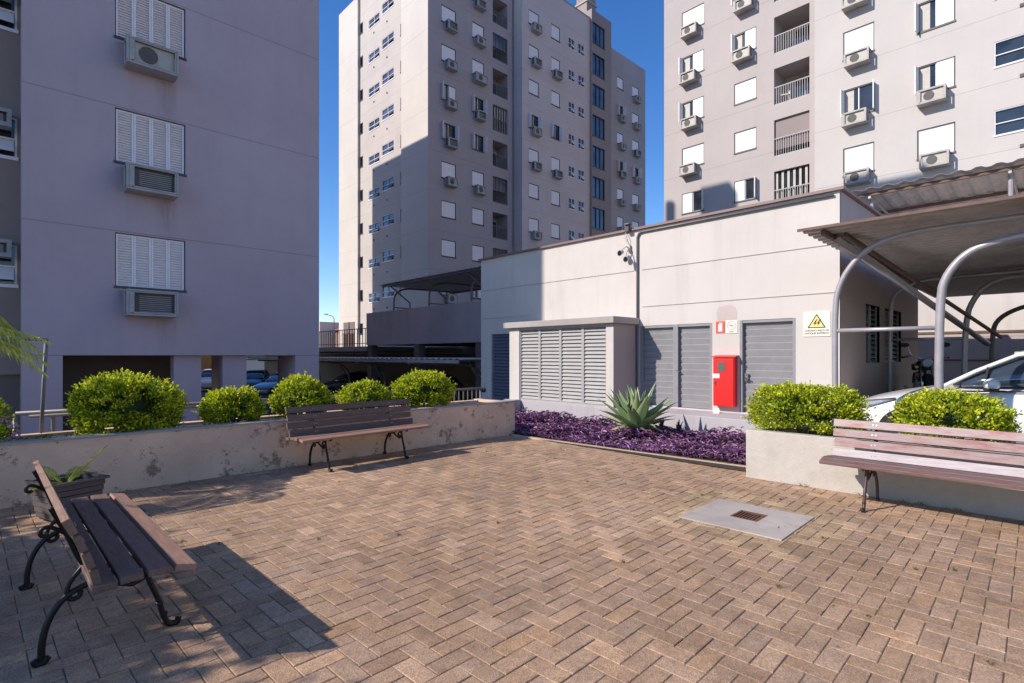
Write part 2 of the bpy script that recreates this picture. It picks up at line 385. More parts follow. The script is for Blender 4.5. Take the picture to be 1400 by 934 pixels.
# ------------------------------------------------------------------ wall-mounted kit (local frame: x right, y into wall, z up)
RX = R(-90)          # rotation for a wall whose face looks towards -x
_wc = {}
def win_meshes(kind, w_, h_, detail, mats):
    key = (kind, round(w_, 2), round(h_, 2), detail, mats)
    if key in _wc: return _wc[key]
    mf, ms, mg = [M[k] for k in mats.split(',')]
    out = []
    f = MB(); t = .02 if detail else .05
    yy = .06
    f.box(0, t, yy-.03, yy+.05, 0, h_); f.box(w_-t, w_, yy-.03, yy+.05, 0, h_); f.box(t, w_-t, yy-.03, yy+.05, h_-t, h_); f.box(-.02, w_+.02, -.035, yy+.05, -.03, t)
    if kind != 'slide': out.append(('frame', f.mesh('frame', M['dark_frame'] if detail else mf)))
    def panel(x0, x1, z0, z1, y=yy, slat=True):
        p = MB(); b = .035
        if detail:
            p.box(x0, x0+b, y-.02, y+.02, z0, z1); p.box(x1-b, x1, y-.02, y+.02, z0, z1); p.box(x0+b, x1-b, y-.02, y+.02, z0, z0+b); p.box(x0+b, x1-b, y-.02, y+.02, z1-b, z1)
            n = int((z1-z0-2*b)/.055); d = (z1-z0-2*b)/n
            for i in range(n):
                zc = z0+b+d*(i+.5)
                p.obox(Vector(((x0+x1)/2, y, zc)), Vector(((x1-x0)/2-b, 0, 0)), Vector((0, .018, .02)), Vector((0, -.0035, .003)))
            p.box(x0+b, x1-b, y+.02, y+.026, z0+b, z1-b)
        else:
            p.box(x0, x1, y-.015, y+.02, z0, z1)
            n = max(1, int(round((x1-x0)/.33)))
            for i in range(1, n):
                xc = x0+(x1-x0)*i/n; p.box(xc-.012, xc+.012, y-.024, y-.0155, z0+.03, z1-.03)
        return p
    if kind == 'shut':
        n = 4 if detail else 2
        for i in range(n):
            out.append(('shutter', panel(t+(w_-2*t)*i/n+.003, t+(w_-2*t)*(i+1)/n-.003, t, h_-t).mesh('shutter', ms)))
    elif kind in ('open', 'half', 'halfr'):
        g = MB(); g.box(t, w_-t, yy+.035, yy+.045, t, h_-t)
        out.append(('pane', g.mesh('pane', mg)))
        cf = MB(); cf.box(w_*.5-.02, w_*.5+.02, yy+.0, yy+.034, t, h_-t); cf.box(t, w_-t, yy+.005, yy+.033, t, t+.04)
        out.append(('casement', cf.mesh('casement', ms)))
        cu = MB(); cu.box(t+.01, w_*.3, yy+.03, yy+.034, t+.05, h_-t); cu.box(w_*.3, w_*.34, yy+.026, yy+.034, t+.05, h_-t); out.append(('curtain', cu.mesh('curtain', M['ac_unit'])))
        if kind in ('open', 'half'):
            l = MB(); l.obox(Vector((.01, -.14, h_/2)), Vector((.02, .0, 0)), Vector((.03, .17, 0)), Vector((0, 0, h_/2-.03))); out.append(('shutter', l.mesh('shutter', ms)))
        if kind in ('open', 'halfr'):
            l = MB(); l.obox(Vector((w_-.01, -.14, h_/2)), Vector((.02, .0, 0)), Vector((-.03, .17, 0)), Vector((0, 0, h_/2-.03))); out.append(('shutter', l.mesh('shutter', ms)))
        if kind == 'half': out.append(('shutter', panel(w_*.52, w_-t, t, h_-t, .015).mesh('shutter', ms)))
        if kind == 'halfr': out.append(('shutter', panel(t, w_*.48, t, h_-t, .015).mesh('shutter', ms)))
    elif kind == 'slide':
        f = MB(); f.box(0, .04, .02, .1, 0, h_); f.box(w_-.04, w_, .02, .1, 0, h_); f.box(.04, w_-.04, .02, .1, h_-.04, h_); f.box(-.02, w_+.02, -.03, .1, -.03, .04)
        f.box(w_*.5-.02, w_*.5+.02, .03, .08, .04, h_-.04)
        f.box(.04, w_-.04, .02, .08, h_*.46, h_*.46+.035)
        out.append(('frame', f.mesh('frame', mf)))
        g = MB(); g.box(.04, w_-.04, .085, .095, .04, h_-.04); out.append(('pane', g.mesh('pane', mg)))
        v = MB(); v.obox(Vector((w_*.75, -.02, h_*.3)), Vector((w_*.21, 0, 0)), Vector((0, .09, .13)), Vector((0, .008, -.006))); out.append(('vent_sash', v.mesh('vent_sash', M['bglass'] if mats.endswith('bglass') else mf)))
    elif kind == 'slit':
        g = MB(); g.box(t, w_-t, yy+.03, yy+.04, t, h_-t); out.append(('pane', g.mesh('pane', mg)))
    elif kind == 'bigglass':
        for i in (1, 2): f.box(w_*i/3-.02, w_*i/3+.02, yy-.02, yy+.05, t, h_-t)
        out[0] = ('frame', f.mesh('frame', M['dark_frame']))
        g = MB(); g.box(t, w_-t, yy+.055, yy+.065, t, h_-t); out.append(('pane', g.mesh('pane', mg)))
    _wc[key] = out
    return out
def add_window(parent, origin, rz, w_, h_, kind='shut', detail=0, mats='dark_frame,shade_metal,glass', name='window'):
    ms = win_meshes(kind, w_, h_, detail, mats)
    l = parent.location
    root = link_mesh(name, ms[0][1], parent, (origin[0]-l.x, origin[1]-l.y, origin[2]-l.z), rz)
    for nm, me in ms[1:]: link_mesh(nm, me, root)
    return root
_bc = {}
def add_balcony(parent, origin, rz, w_, h_, dp=1.2, style=0, rail='pipe_dark'):
    """loggia fittings inside a deep hole: back panel with door, railing at the front"""
    key = (round(w_, 2), round(h_, 2), style, rail, dp)
    if key not in _bc:
        out = []
        g = MB(); g.box(.0, w_, .02, .07, .0, .08); g.box(0, w_, .02, .07, .95, 1.0)
        n = int(w_/.11)
        for i in range(1, n): g.box(w_*i/n-.012, w_*i/n+.012, .03, .055, .08, .95)
        out.append(('railing', g.mesh('railing', M[rail])))
        d = MB(); d.box(w_*.3, w_*.95, dp-.06, dp-.02, .05, h_*.82); out.append(('balcony_door', d.mesh('balcony_door', M['glass'])))
        d = MB()
        for fx in (.3, .62, .95): d.box(w_*fx-.02, w_*fx+.02, dp-.09, dp-.061, .05, h_*.82)
        d.box(w_*.3, w_*.95, dp-.09, dp-.061, h_*.82, h_*.82+.04); out.append(('door_frame', d.mesh('door_frame', M['white_metal'])))
        if style == 1:      # glazed in
            d = MB(); d.box(.02, w_-.02, .12, .13, 1.0, h_-.02)
            out.append(('pane', d.mesh('pane', M['bglass'])))
            d = MB()
            for k in range(5): d.box(w_*k/4-.02 if k else .0, w_*k/4+.02 if k < 4 else w_, .1, .119, 1.0, h_-.02)
            out.append(('glazing_bar', d.mesh('glazing_bar', M['dark_frame'])))
        if style == 2:      # blind drawn
            d = MB(); d.box(.02, w_-.02, .12, .14, .4, h_-.02); out.append(('blind', d.mesh('blind', M['ct_dark'])))
        if style == 3:      # curtained glazing
            d = MB()
            for k in range(6):
                d.box(w_*(k+.15)/6, w_*(k+.55)/6, .14, .17, .1, h_-.05)
            out.append(('curtain', d.mesh('curtain', M['ac_unit'])))
            d = MB(); d.box(.02, w_-.02, .2, .21, .05, h_-.02); out.append(('pane', d.mesh('pane', M['glass'])))
        _bc[key] = out
    l = parent.location; out = _bc[key]
    root = link_mesh('balcony', out[0][1], parent, (origin[0]-l.x, origin[1]-l.y, origin[2]-l.z), rz)
    for nm, me in out[1:]: link_mesh(nm, me, root)
    return root

def ac_proto(w_, h_, d, kind, shell='ac_shell'):
    """boxy outdoor cover open at front and side with the unit inside; local y<0 is out of the wall"""
    parts = []
    s = MB(); t = .045
    s.box(0, w_, -d, -.002, 0, t); s.box(0, w_, -d, -.002, h_-t, h_)
    # side walls with slots: posts front and back
    for x0, x1 in ((0, t), (w_-t, w_)):
        s.box(x0, x1, -d, -d+.09, t, h_-t); s.box(x0, x1, -.12, -.002, t, h_-t); 
    # front frame rim
    s.box(t, t+.10 if kind != 2 else t+.03, -d, -d+.03, t, h_-t); s.box(w_-t-.03, w_-t, -d, -d+.03, t, h_-t)
    s.box(t+.03, w_-t-.03, -d, -d+.03, h_-t-.03, h_-t); s.box(t+.03, w_-t-.03, -d, -d+.03, t, t+.04)
    sm = s.mesh('ac_cover', M[shell]); parts.append(('cover', sm, .018))
    u = MB()
    if kind in (0, 2):
        u.box(t+.05, w_-t-.04, -d+.07, -.03, t+.01, h_-t-.02); parts.append(('condenser', u.mesh('condenser', M['ac_unit']), 0))
        fd = MB(); fd.disc((w_*.42, -d+.062, h_*.5), (0, 1, 0), h_*.31, .02, 18)
        parts.append(('fan_guard', fd.mesh('fan_guard', M['ac_dark']), 0))
    else:
        u.box(t+.02, w_-t-.02, -d+.10, -.03, t+.01, h_-t-.02); parts.append(('condenser', u.mesh('condenser', M['ac_dark']), 0))
        fd = MB()
        n = 9
        for i in range(n): fd.box(w_*.25, w_-t-.08, -d+.09, -d+.098, t+.05+(h_-2*t-.1)*i/n, t+.05+(h_-2*t-.1)*i/n+.012)
        parts.append(('grille', fd.mesh('grille', M['ac_shell']), 0))
    return parts
_ac = {}
def add_ac(pos, rz, w_, h_, d, kind, label, group, shell='ac_shell'):
    key = (w_, h_, d, kind, shell)
    if key not in _ac: _ac[key] = ac_proto(*key)
    t = thing('air_conditioner', label, 'air conditioner', pos, rz, group)
    for nm, me, bv in _ac[key]:
        o = link_mesh(nm, me, t)
        if bv and w_ > .9 and rz == 0 and pos[1] < 15:
            b = o.modifiers.new('bevel', 'BEVEL'); b.width = bv; b.segments = 2; b.limit_method = 'ANGLE'
    return t
ORD = ['first', 'second', 'third', 'fourth', 'fifth', 'sixth', 'seventh', 'eighth', 'ninth', 'tenth']

# ================================================================== THE SETTING
g = MB(); g.q([(-500, -500, -1.12), (900, -500, -1.12), (900, 900, -1.12), (-500, 900, -1.12)]); tag(g.build('ground', M['ground']), kind='structure')
# raised patio terrace: retaining block, bedding sand, pavers
PR = R(2.0); cP, sP = math.cos(PR), math.sin(PR)
def prot(x, y): return (x*cP-y*sP, x*sP+y*cP)
pb = MB(); pb.box(-9, 9.8, -9, 8.15, -1.1, -.03); tag(pb.build('patio_base', M['conc']), kind='structure')
jb = MB(); jb.q([(-8.9, -8.9, -.0048), (8.9, -8.9, -.0048), (8.9, 6.8, -.0048), (-8.9, 6.8, -.0048)]); tag(jb.build('patio_bedding', M['joint']), kind='structure')
def paving():
    W = .104; g_ = .0016; mb = MB(); n = 0
    SX0, SX1, SY0, SY1 = 4.25, 5.08, 1.53, 2.39
    V = []; F = []; Cc = []
    for i in range(-30, 92):
        for j in range(-44, 76):
            k = (i-j) % 4
            if k == 0: a, b, c_, d = i*W, (i+2)*W, j*W, (j+1)*W
            elif k == 3: a, b, c_, d = i*W, (i+1)*W, j*W, (j+2)*W
            else: continue
            mx, my = prot((a+b)/2, (c_+d)/2)
            if mx < -3.0 or mx > 7.0 or my < -4.0 or my > 6.95: continue
            if my > 2.7 and mx > 6.42+(6.67-my)*.075+.02: continue
            if my < 2.7 and mx > 6.42: continue
            if SX0+.10 < mx < SX1-.10 and SY0+.10 < my < SY1-.10: continue
            fx, fy = mx, my
            near = (SX0-.32 < mx < SX1+.32 and SY0-.34 < my < SY1+.3)
            v = random.gauss(1, .09); h_ = random.gauss(0, .05)
            col = (.455*v*(1+h_*.5), .302*v, .198*v*(1-h_))
            if random.random() < .10: col = tuple(x*1.25 for x in col)
            if random.random() < .05: col = (col[0]*.82, col[1]*.82, col[2]*.84)
            if near: u = random.uniform(.6, 1.1); col = (.56*u, .40*u, .24*u)
            dz = max(-.0012, min(.0022, random.gauss(0, .0010))); tx = random.uniform(-.008, .008); ty = random.uniform(-.008, .008); gp = g_+random.uniform(0, .0018); c2 = .0032
            ang = random.gauss(0, .006)
            base = len(V)
            for (ins, zz) in ((gp, -.009), (gp, dz-.003), (gp+c2, dz)):
                for (x, y) in ((a+ins, c_+ins), (b-ins, c_+ins), (b-ins, d-ins), (a+ins, d-ins)):
                    lx, ly = x-(a+b)/2, y-(c_+d)/2
                    X_, Y_ = prot((a+b)/2+lx-ang*ly, (c_+d)/2+ly+ang*lx)
                    V.append((X_, Y_, zz+tx*lx+ty*ly))
            for r_ in (0, 4):
                for q in range(4): F.append((base+r_+q, base+r_+(q+1) % 4, base+r_+4+(q+1) % 4, base+r_+4+q)); Cc.append(tuple(x*.85 for x in col) if r_ == 0 else col)
            F.append((base+8, base+9, base+10, base+11)); Cc.append(col)
    mb.v = V; mb.f = F; mb.c = Cc
    # coarse border pavers round the drain slab
    for s_ in range(8):
        pass
    return mb
tag(paving().build('patio_paving', M['paver']), kind='structure')
# concrete edging of the flower bed and bed soil
e = MB(); e.loft([[(6.42, 6.78, -.03), (6.50, 6.78, -.03), (6.50, 6.78, .024), (6.42, 6.78, .024)], [(6.56, 4.7, -.03), (6.64, 4.7, -.03), (6.64, 4.7, .018), (6.56, 4.7, .018)], [(6.70, 2.66, -.03), (6.78, 2.66, -.03), (6.78, 2.66, .022), (6.70, 2.66, .022)]])
tag(e.build('bed_edging', M['edging'], bevel=.012), 'worn low concrete edging along the purple flower bed', 'kerb')
s = MB(); s.q([(6.46, 2.64, .012), (8.9, 2.64, .03), (8.9, 9.1, .03), (6.46, 9.1, .012)]); tag(s.build('bed_soil', M['soil']), kind='structure')
d = MB(); d.q([(7.1, -9, -.004), (19, -9, -.004), (19, 2.62, -.004), (7.1, 2.62, -.004)]); tag(d.build('driveway', M['ground']), kind='structure')
wk = MB(); wk.box(11.6, 16, 1.72, 2.62, -.03, .38); tag(wk.build('walkway', M['conc'], bevel=.01), kind='structure')

# drain slab with grate
t = thing('drain_cover', 'square grey concrete drain slab set in the brick paving', 'drain cover', (4.665, 1.96, 0), R(1.4))
sb = MB(); X0, X1, Y0, Y1 = -.405, .405, -.42, .42; gx0, gx1, gy0, gy1 = -.085, .165, -.12, .11
for a in ((X0, gx0, Y0, Y1), (gx1, X1, Y0, Y1), (gx0, gx1, Y0, gy0), (gx0, gx1, gy1, Y1)): sb.box(a[0], a[1], a[2], a[3], -.03, .0075)
M['slab'] = plaster('drain_slab_concrete', (.52, .44, .385), var=.3, stain=.9, streak=.3)
sb.build('slab', M['slab'], t)
gr = MB(); gr.box(gx0, gx1, gy0, gy0+.02, -.02, .009); gr.box(gx0, gx1, gy1-.02, gy1, -.02, .009); gr.box(gx0, gx0+.02, gy0+.02, gy1-.02, -.02, .009); gr.box(gx1-.02, gx1, gy0+.02, gy1-.02, -.02, .009)
for i in range(7):
    y = gy0+.02+(gy1-gy0-.04)*(i+.5)/7; gr.box(gx0+.02, gx1-.02, y-.007, y+.007, -.015, .003)
gr.build('grate', M['grate'], t); pt = MB(); pt.q([(gx0, gy0, -.029), (gx1, gy0, -.029), (gx1, gy1, -.029), (gx0, gy1, -.029)]); pt.build('pit', M['black'], t)

# left planter trough
t = thing('planter_wall', 'long low peeling planter wall behind the dark benches', 'planter', (2, 6.9, 0))
def lp(x): return 6.78+(x-1.5)*.018
pw = MB()
for (oy0, oy1, z0, z1) in ((0, .13, -.05, .575), (.87, 1.0, -1.1, .56)):
    pw.loft([[(x, lp(x)+oy0, z0), (x, lp(x)+oy1, z0), (x, lp(x)+oy1, z1), (x, lp(x)+oy0, z1)] for x in (-6, -2, 1.5, 4, 6.5)])
pw.box(6.5, 6.62, lp(6.5), 7.9, -.05, .575)
pw.build('wall', M['lplanter'], t, world=True)
cp = MB(); cp.loft([[(x, lp(x)-.012, .577), (x, lp(x)+.15, .577), (x, lp(x)+.15, .597), (x, lp(x)-.012, .597)] for x in (-6, -2, 1.5, 4, 6.63)])
cp.build('coping', M['conc'], t, world=True)
so_ = MB(); so_.loft([[(x, lp(x)+.12, .2), (x, lp(x)+.9, .2), (x, lp(x)+.9, .53), (x, lp(x)+.12, .545)] for x in (-6, 1.5, 6.5)]); so_.build('soil', M['soil'], t, world=True)
# right planter
t = thing('planter_wall', 'clean off-white low planter wall behind the worn red bench', 'planter', (6.6, 0, 0))
pw = MB(); rp = lambda y: 6.22+(2.62-y)*.026
pw.loft([[(rp(y), y, -.05), (rp(y)+.12, y, -.05), (rp(y)+.12, y, .545), (rp(y), y, .545)] for y in (2.62, 0, -4)])
pw.loft([[(7.08, y, -.05), (7.2, y, -.05), (7.2, y, .545), (7.08, y, .545)] for y in (2.62, 0, -4)])
pw.box(6.34, 7.08, 2.5, 2.62, -.05, .543)
pw.build('wall', M['rplanter'], t, world=True, bevel=.008)
so_ = MB(); so_.box(6.33, 7.09, -4, 2.51, .1, .50); so_.build('soil', M['soil'], t, world=True)
# far end wall of the bed
eb = MB(); eb.box(6.62, 8.87, 9.0, 9.16, -.05, .36); tag(eb.build('low_wall', M['ledge'], bevel=.01), 'short low rendered wall closing the far end of the purple bed', 'low wall')

# ------------------------------------------------------------------ left tower
T = thing('apartment_tower', 'shaded mauve-grey apartment tower with louvred shutters filling the left of the view', 'apartment building', (3, 14.6, -1.1))
hy = [(1.83, 3.19, 2.92+2.755*k, 4.12+2.755*k) for k in range(8)]
block(T, .31, 6.46, 14.6, 45.7, 1.4, 26.0, M['lt_wall'], hy=hy)
block(T, .32, 6.455, 33.2, 45.69, 26.0, 27.5, M['lt_wall'])
hb = [(-1.1, .26, 2.85+2.68*k, 3.72+2.68*k, .12) for k in range(8)]
block(T, -3.8, .31, 15.4, 45.6, 1.0, 26.0, M['lt_brown'], hy=hb)
for k in range(8):
    add_window(T, (1.83, 14.6, 2.92+2.755*k), 0, 1.36, 1.2, 'shut', 1 if k < 3 else 0, 'dark_frame,shade_metal,glass')
    add_window(T, (-1.1, 15.4, 2.85+2.68*k), 0, 1.36, .87, 'slide', 0, 'shade_metal,shade_metal,glass')
pr = MB(); pr.box(5.4, 6.45, 24.4, 26.1, 26.0, 28.75); pr.build('roof_housing', M['lt_wall'], T, world=True)
pr = MB(); pr.disc((6.2, 28.2, 27.2), (0, 0, 1), .3, 2.4, 14); pr.build('chimney', M['conc'], T, world=True)
for bx in ((.31, .945, 14.6, 18), (5.8, 6.46, 14.6, 15.9), (5.9, 6.46, 21.5, 23), (5.9, 6.46, 34, 45)):
    pr = MB(); pr.box(*bx, -1.1, 1.4); pr.build('pillar', M['lt_wall'], T, world=True)
for (x0, x1, y0, y1) in ((2.98, 3.56, 14.75, 15.1), (4.04, 4.6, 14.75, 15.1)):
    c_ = MB(); c_.box(x0, x1, y0, y1, -1.1, 1.4); c_.build('pillar', M['lt_wall'], T, world=True)
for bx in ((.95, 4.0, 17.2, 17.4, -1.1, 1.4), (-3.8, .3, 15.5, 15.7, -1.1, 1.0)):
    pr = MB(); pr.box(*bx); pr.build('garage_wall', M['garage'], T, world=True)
# three big covers under its windows
for k, (kind, lab) in enumerate(((2, 'rectangular grey window air conditioner low above the garage opening of the shaded tower'), (1, 'boxy air conditioner under the middle shutter window of the shaded near tower'), (0, 'air conditioner with a round fan under the top shutter window of the near tower'))):
    add_ac((1.98, 14.6, 2.27+2.755*k), 0, .98, .58, .44, [1, 1, 0][k], lab, 'air conditioners of the near left tower')
for k in range(3): add_ac((-.45, 15.4, 3.42+2.68*k), 0, .62, .36, .3, 1, ['small air conditioner at the lowest window on the brown strip at the left edge', 'small air conditioner at the middle window on the brown strip at the left edge', 'small air conditioner at the upper window on the brown strip at the left edge'][k], 'air conditioners on the brown strip')

# ------------------------------------------------------------------ centre tower
T = thing('apartment_tower', 'tall angular apartment tower in the middle with a bright sunlit left face', 'apartment building', (30, 36, 1.9))
TZ = [28.83-2.75*k for k in range(10)]        # window heads, top floor first
SF = dict(depth=.14)
# left (sunlit) face sections, and the shaded face sections
def rows(u0, u1, off, h, zs=TZ): return [(u0, u1, z+off-h, z+off) for z in zs]
CT = 21.28
sec1 = rows(40.3, 40.76, -.05, .9)
block(T, CT+.05, 30, 40.82, 44.2, 1.9, 31.0, M['ct_pale'])
hole2 = rows(37.65, 39.36, -.42, .78)+rows(35.54, 37.28, -.1, .86)+sec1+rows(34.14, 34.6, -.05, .9)
block(T, CT+.25, 29.9, 34.1, 40.82, 1.9, 30.95, M['ct_light'], hx=hole2)
hA = rows(22.41, 23.70, 0, 1.2)+rows(25.19, 26.36, 0, 1.2)+[(27.23, 28.79, z-1.95, z+.05, 1.3, 1) for z in TZ]
block(T, CT, 29.3, 30.7, 34.1, 1.9, 31.0, M['ct_grey'], hy=hA)
pr = MB(); pr.q([(CT-.004, 30.696, 1.9), (CT-.004, 34.1, 1.9), (CT-.004, 34.1, 31.0), (CT-.004, 30.696, 31.0)]); pr.build('wall', M['ct_pale'], T, world=True)
block(T, 29.3, 29.9, 31.2, 34, 1.9, 30.9, M['ct_grey'])
hC = rows(30.26, 31.42, 0, 1.15)+rows(32.9, 34.0, 0, 1.2)+rows(35.1, 35.92, -.2, .95)+rows(36.4, 37.25, -.2, .95)
block(T, 29.53, 38.0, 29.83, 34.3, 1.9, 31.4, M['ct_pink'], hy=hC)
hS = [(38.1, 39.9, z-2.35, z-.45, .2) for z in [t_+2.75 for t_ in TZ]]
block(T, 38.0, 40.9, 29.6, 35, 1.9, 32.2, M['ct_dark'], hy=hS)
hG = rows(43.8, 44.85, 0, 1.15)+rows(46.4, 47.6, 0, 1.15)+[(41.15, 41.5, z-2.1, z+.1, .3, 1) for z in TZ]
block(T, 40.9, 48.8, 31.0, 36, 1.9, 31.2, M['ct_grey'], hy=hG)
pr = MB(); pr.box(38.3, 39.6, 30.4, 31.6, 32.2, 34.0); pr.build('chimney', M['ct_dark'], T, world=True)
pr = MB(); pr.box(38.2, 39.7, 30.3, 31.7, 33.35, 33.5); pr.build('chimney_cap', M['conc'], T, world=True)
pr = MB(); pr.box(26, 28, 33, 34, 31, 33.2); pr.build('roof_housing', M['ct_grey'], T, world=True)
for a in ((CT-.03, 29.3, 30.66, 31.0), (29.5, 38.03, 29.79, 31.4)):
    pr = MB(); pr.box(a[0], a[1], a[2], a[2]+.25, a[3]+.003, a[3]+.09); pr.build('parapet_cap', M['conc'], T, world=True)
pr = MB()
for y0, y1 in ((43.3, 43.95), (40.6, 42.9)): pass
# window fittings with state per floor (row 0 = top floor)
stA = 'S S S S O H S S O S'.split(); acA = [1, 1, 1, 1, 1, 1, 1, 0, 1, 0]
stA = 'S S S H O S S S O S'.split()
acA = [1, 1, 1, 1, 1, 1, 0, 0, 1, 0]
stB = 'S S S O O S S S H S'.split(); acB = [1, 1, 1, 1, 0, 1, 0, 0, 0, 0]
stC = 'S S S O S S S S S S'.split(); acC = [1, 1, 0, 1, 1, 0, 1, 1, 1, 0]
stD = 'S S S O S S S S S S'.split(); acD = [0, 1, 0, 0, 1, 0, 0, 1, 0, 0]
stG = 'S O S O S S S S S S'.split(); acG = [0, 1, 1, 1, 1, 1, 1, 0, 1, 0]
stH = 'S S S O S S S S S S'.split(); acH = [1, 1, 1, 1, 1, 1, 0, 1, 0, 0]
KK = {'S': 'shut', 'O': 'open', 'H': 'half', 'R': 'halfr'}
cols_ = [('A', 22.41, 30.7, 1.29, 1.2, stA, acA, 'window column nearest its corner'), ('B', 25.19, 30.7, 1.17, 1.2, stB, acB, 'window column just left of the balconies'),
         ('C', 30.26, 29.83, 1.16, 1.15, stC, acC, 'window column just right of the balconies'), ('D', 32.9, 29.83, 1.1, 1.2, stD, acD, 'column beside the small square windows'),
         ('G', 43.8, 31.0, 1.05, 1.15, stG, acG, 'second-last window column'), ('H', 46.4, 31.0, 1.2, 1.15, stH, acH, 'last window column')]
for nm, x0, yy, w_, h_, st, ac, desc in cols_:
    cnt = 0
    for k, z in enumerate(TZ):
        if nm in 'CDGH' and k == 9: pass
        add_window(T, (x0, yy, z-h_), 0, w_, h_, KK[st[k]], 0, 'dark_frame,shade_metal,glass')
        if ac[k]:
            cnt += 1
            big = (nm == 'B' and k == 2)
            add_ac((x0+w_*(.12 if not big else .0)+(.1 if nm in 'AC' else 0), yy, z-h_-.55), 0, 1.15 if big else .88, .62, .5 if nm in 'AB' else .45, (2, 1, 0)[(k*2+len(desc)) % 3], 'middle tower air conditioner, %s down the %s' % (ORD[cnt-1], desc), 'air conditioners of the middle tower')
for z in TZ:
    add_window(T, (35.1, 29.83, z-1.15), 0, .82, .95, 'slide', 0, 'shade_metal,shade_metal,glass')
    add_window(T, (36.4, 29.83, z-1.15), 0, .85, .95, 'slide', 0, 'shade_metal,shade_metal,glass')
for i, z in enumerate(TZ): add_balcony(T, (27.23, 30.7, z-1.95), 0, 1.56, 2.0, 1.3, [0, 1, 0, 3, 0, 1, 0, 1, 0, 0][i])
for z in TZ: add_window(T, (38.1, 29.6, z+2.75-2.35), 0, 1.8, 1.9, 'bigglass', 0, 'dark_frame,shade_metal,bglass', 'stair_window')
for z in TZ:
    add_window(T, (CT+.25, 39.36, z-1.2), RX, 1.71, .78, 'slide', 0, 'shade_metal,white_metal,bglass')
    add_window(T, (CT+.25, 37.28, z-.96), RX, 1.74, .86, 'slide', 0, 'shade_metal,white_metal,bglass')
    for u in (40.76, 34.6): add_window(T, (CT+.25, u, z-.95), RX, .46, .9, 'slit', 0, 'dark_frame,white_metal,glass', 'slit_window')
# small round vents on the sunlit face
v = MB()
for z in TZ:
    for u in (38.5, 36.5): v.disc((CT+.23, u, z-1.75), (1, 0, 0), .07, .05, 8)
vo = v.build('wall_vent', M['ac_dark'], T, world=True); vo['kind'] = 'stuff'
# ground-floor gate bays in the sunlit face
pr = MB(); pr.box(CT+.02, CT+.06, 41.3, 43.3, 1.95, 4.2); pr.build('dark_gate_panel', M['garage'], T, world=True)  # flat dark panel, shade of the open bay put into its colour
pr = MB()
for i in range(14): pr.box(CT-.02, CT+.015, 41.3+i*.148, 41.34+i*.148, 1.95, 3.2)
pr.box(CT-.03, CT+.015, 41.3, 43.3, 3.2, 3.3); pr.box(CT-.03, CT+.015, 42.2, 42.35, 1.95, 4.2); pr.build('gate', M['roof_rust'], T, world=True)

# ------------------------------------------------------------------ right tower
T = thing('apartment_tower', 'sunlit pinkish-white apartment tower with white shutters at the upper right', 'apartment building', (34, 5, 0))
RT = [11.2+2.75*k for k in range(9)]
hM = [(15.08, 16.5, z-1.25, z) for z in RT]+[(12.06, 13.29, z-1.2, z) for z in RT]+[(9.39, 11.13, z-1.95, z+.03, 1.5, 1) for z in RT]
block(T, 30.0, 46, 8.83, 17.71, 0, 36, M['rt_wall'], hx=hM)
hO = [(6.34, 7.6, z-1.35, z) for z in RT]+[(3.46, 4.76, z-1.3, z) for z in RT]+[(.45, 2.25, z-1.04, z+.04) for z in RT]
block(T, 28.95, 45.9, -10, 8.83, 0, 36.1, M['rt_cream'], hx=hO)
stM = 'R S H H S O S S S'.split(); stN = 'R S S H H S S S S'.split(); stO = 'S O S S O S S S S'.split(); stP = 'S H H H S S S S S'.split()
acM = [0, 1, 1, 1, 1, 0]; acN = [0, 0, 0, 1, 1, 0]; acO = [1, 1, 1, 1, 1, 0]; acP = [1, 1, 0, 0, 1, 0]
WM = 'dark_frame,white_metal,glass'
RLAB = ['first', 'second', 'third', 'fourth', 'fifth']
for x0, u, w_, h_, st, ac, desc in ((30.0, 16.5, 1.42, 1.25, stM, acM, 'leftmost window column'), (30.0, 13.29, 1.23, 1.2, stN, acN, 'window column just left of the balconies'),
                               (28.95, 7.6, 1.26, 1.35, stO, acO, 'window column just right of the balconies'), (28.95, 4.76, 1.3, 1.3, stP, acP, 'window column furthest right')):
    cnt = 0
    for k, z in enumerate(RT):
        add_window(T, (x0, u, z-h_), RX, w_, h_, KK[st[k]], 0, WM)
        if k < 6 and ac[k]:
            cnt += 1
            add_ac((x0, u-(.05 if k % 2 else .15), z-h_-.52), RX, 1.0, .6, .5, 0 if (k+cnt) % 3 == 0 else 2, 'right tower air conditioner, %s up the %s' % (RLAB[cnt-1], desc), 'air conditioners of the right tower', 'ac_shell_sun')
for i, z in enumerate(RT):
    add_balcony(T, (30.0, 11.13, z-1.95), RX, 1.74, 1.98, 1.5, [3, 2, 0, 0, 1, 0, 0, 0, 0][i], 'ac_shell')
    add_window(T, (28.95, 2.25, z-1.0), RX, 1.8, 1.04, 'slide', 0, 'white_metal,white_metal,glass')
v = MB()
for z in RT: v.box(28.90, 28.96, 1.35, 1.5, z-1.65, z-1.53)
vo = v.build('wall_vent', M['ac_dark'], T, world=True)
# chair and bicycle-like clutter on a balcony
t = thing('deck_chair', 'folded white chairs behind the railing of the second-from-top balcony in view', 'chair', (30.4, 10.5, 14.82), R(20))
cc = MB(); cc.tube(smoothpath([(-.3, 0, 0), (-.25, 0, .5), (.1, 0, .75), (.3, 0, .3), (.35, 0, 0)]), .03, 6); cc.build('frame', M['white'], t)
cc = MB(); cc.obox((-.05, .2, .45), (.3, 0, .08), (0, .22, 0), (0, 0, .02)); cc.build('seat', M['white'], t)

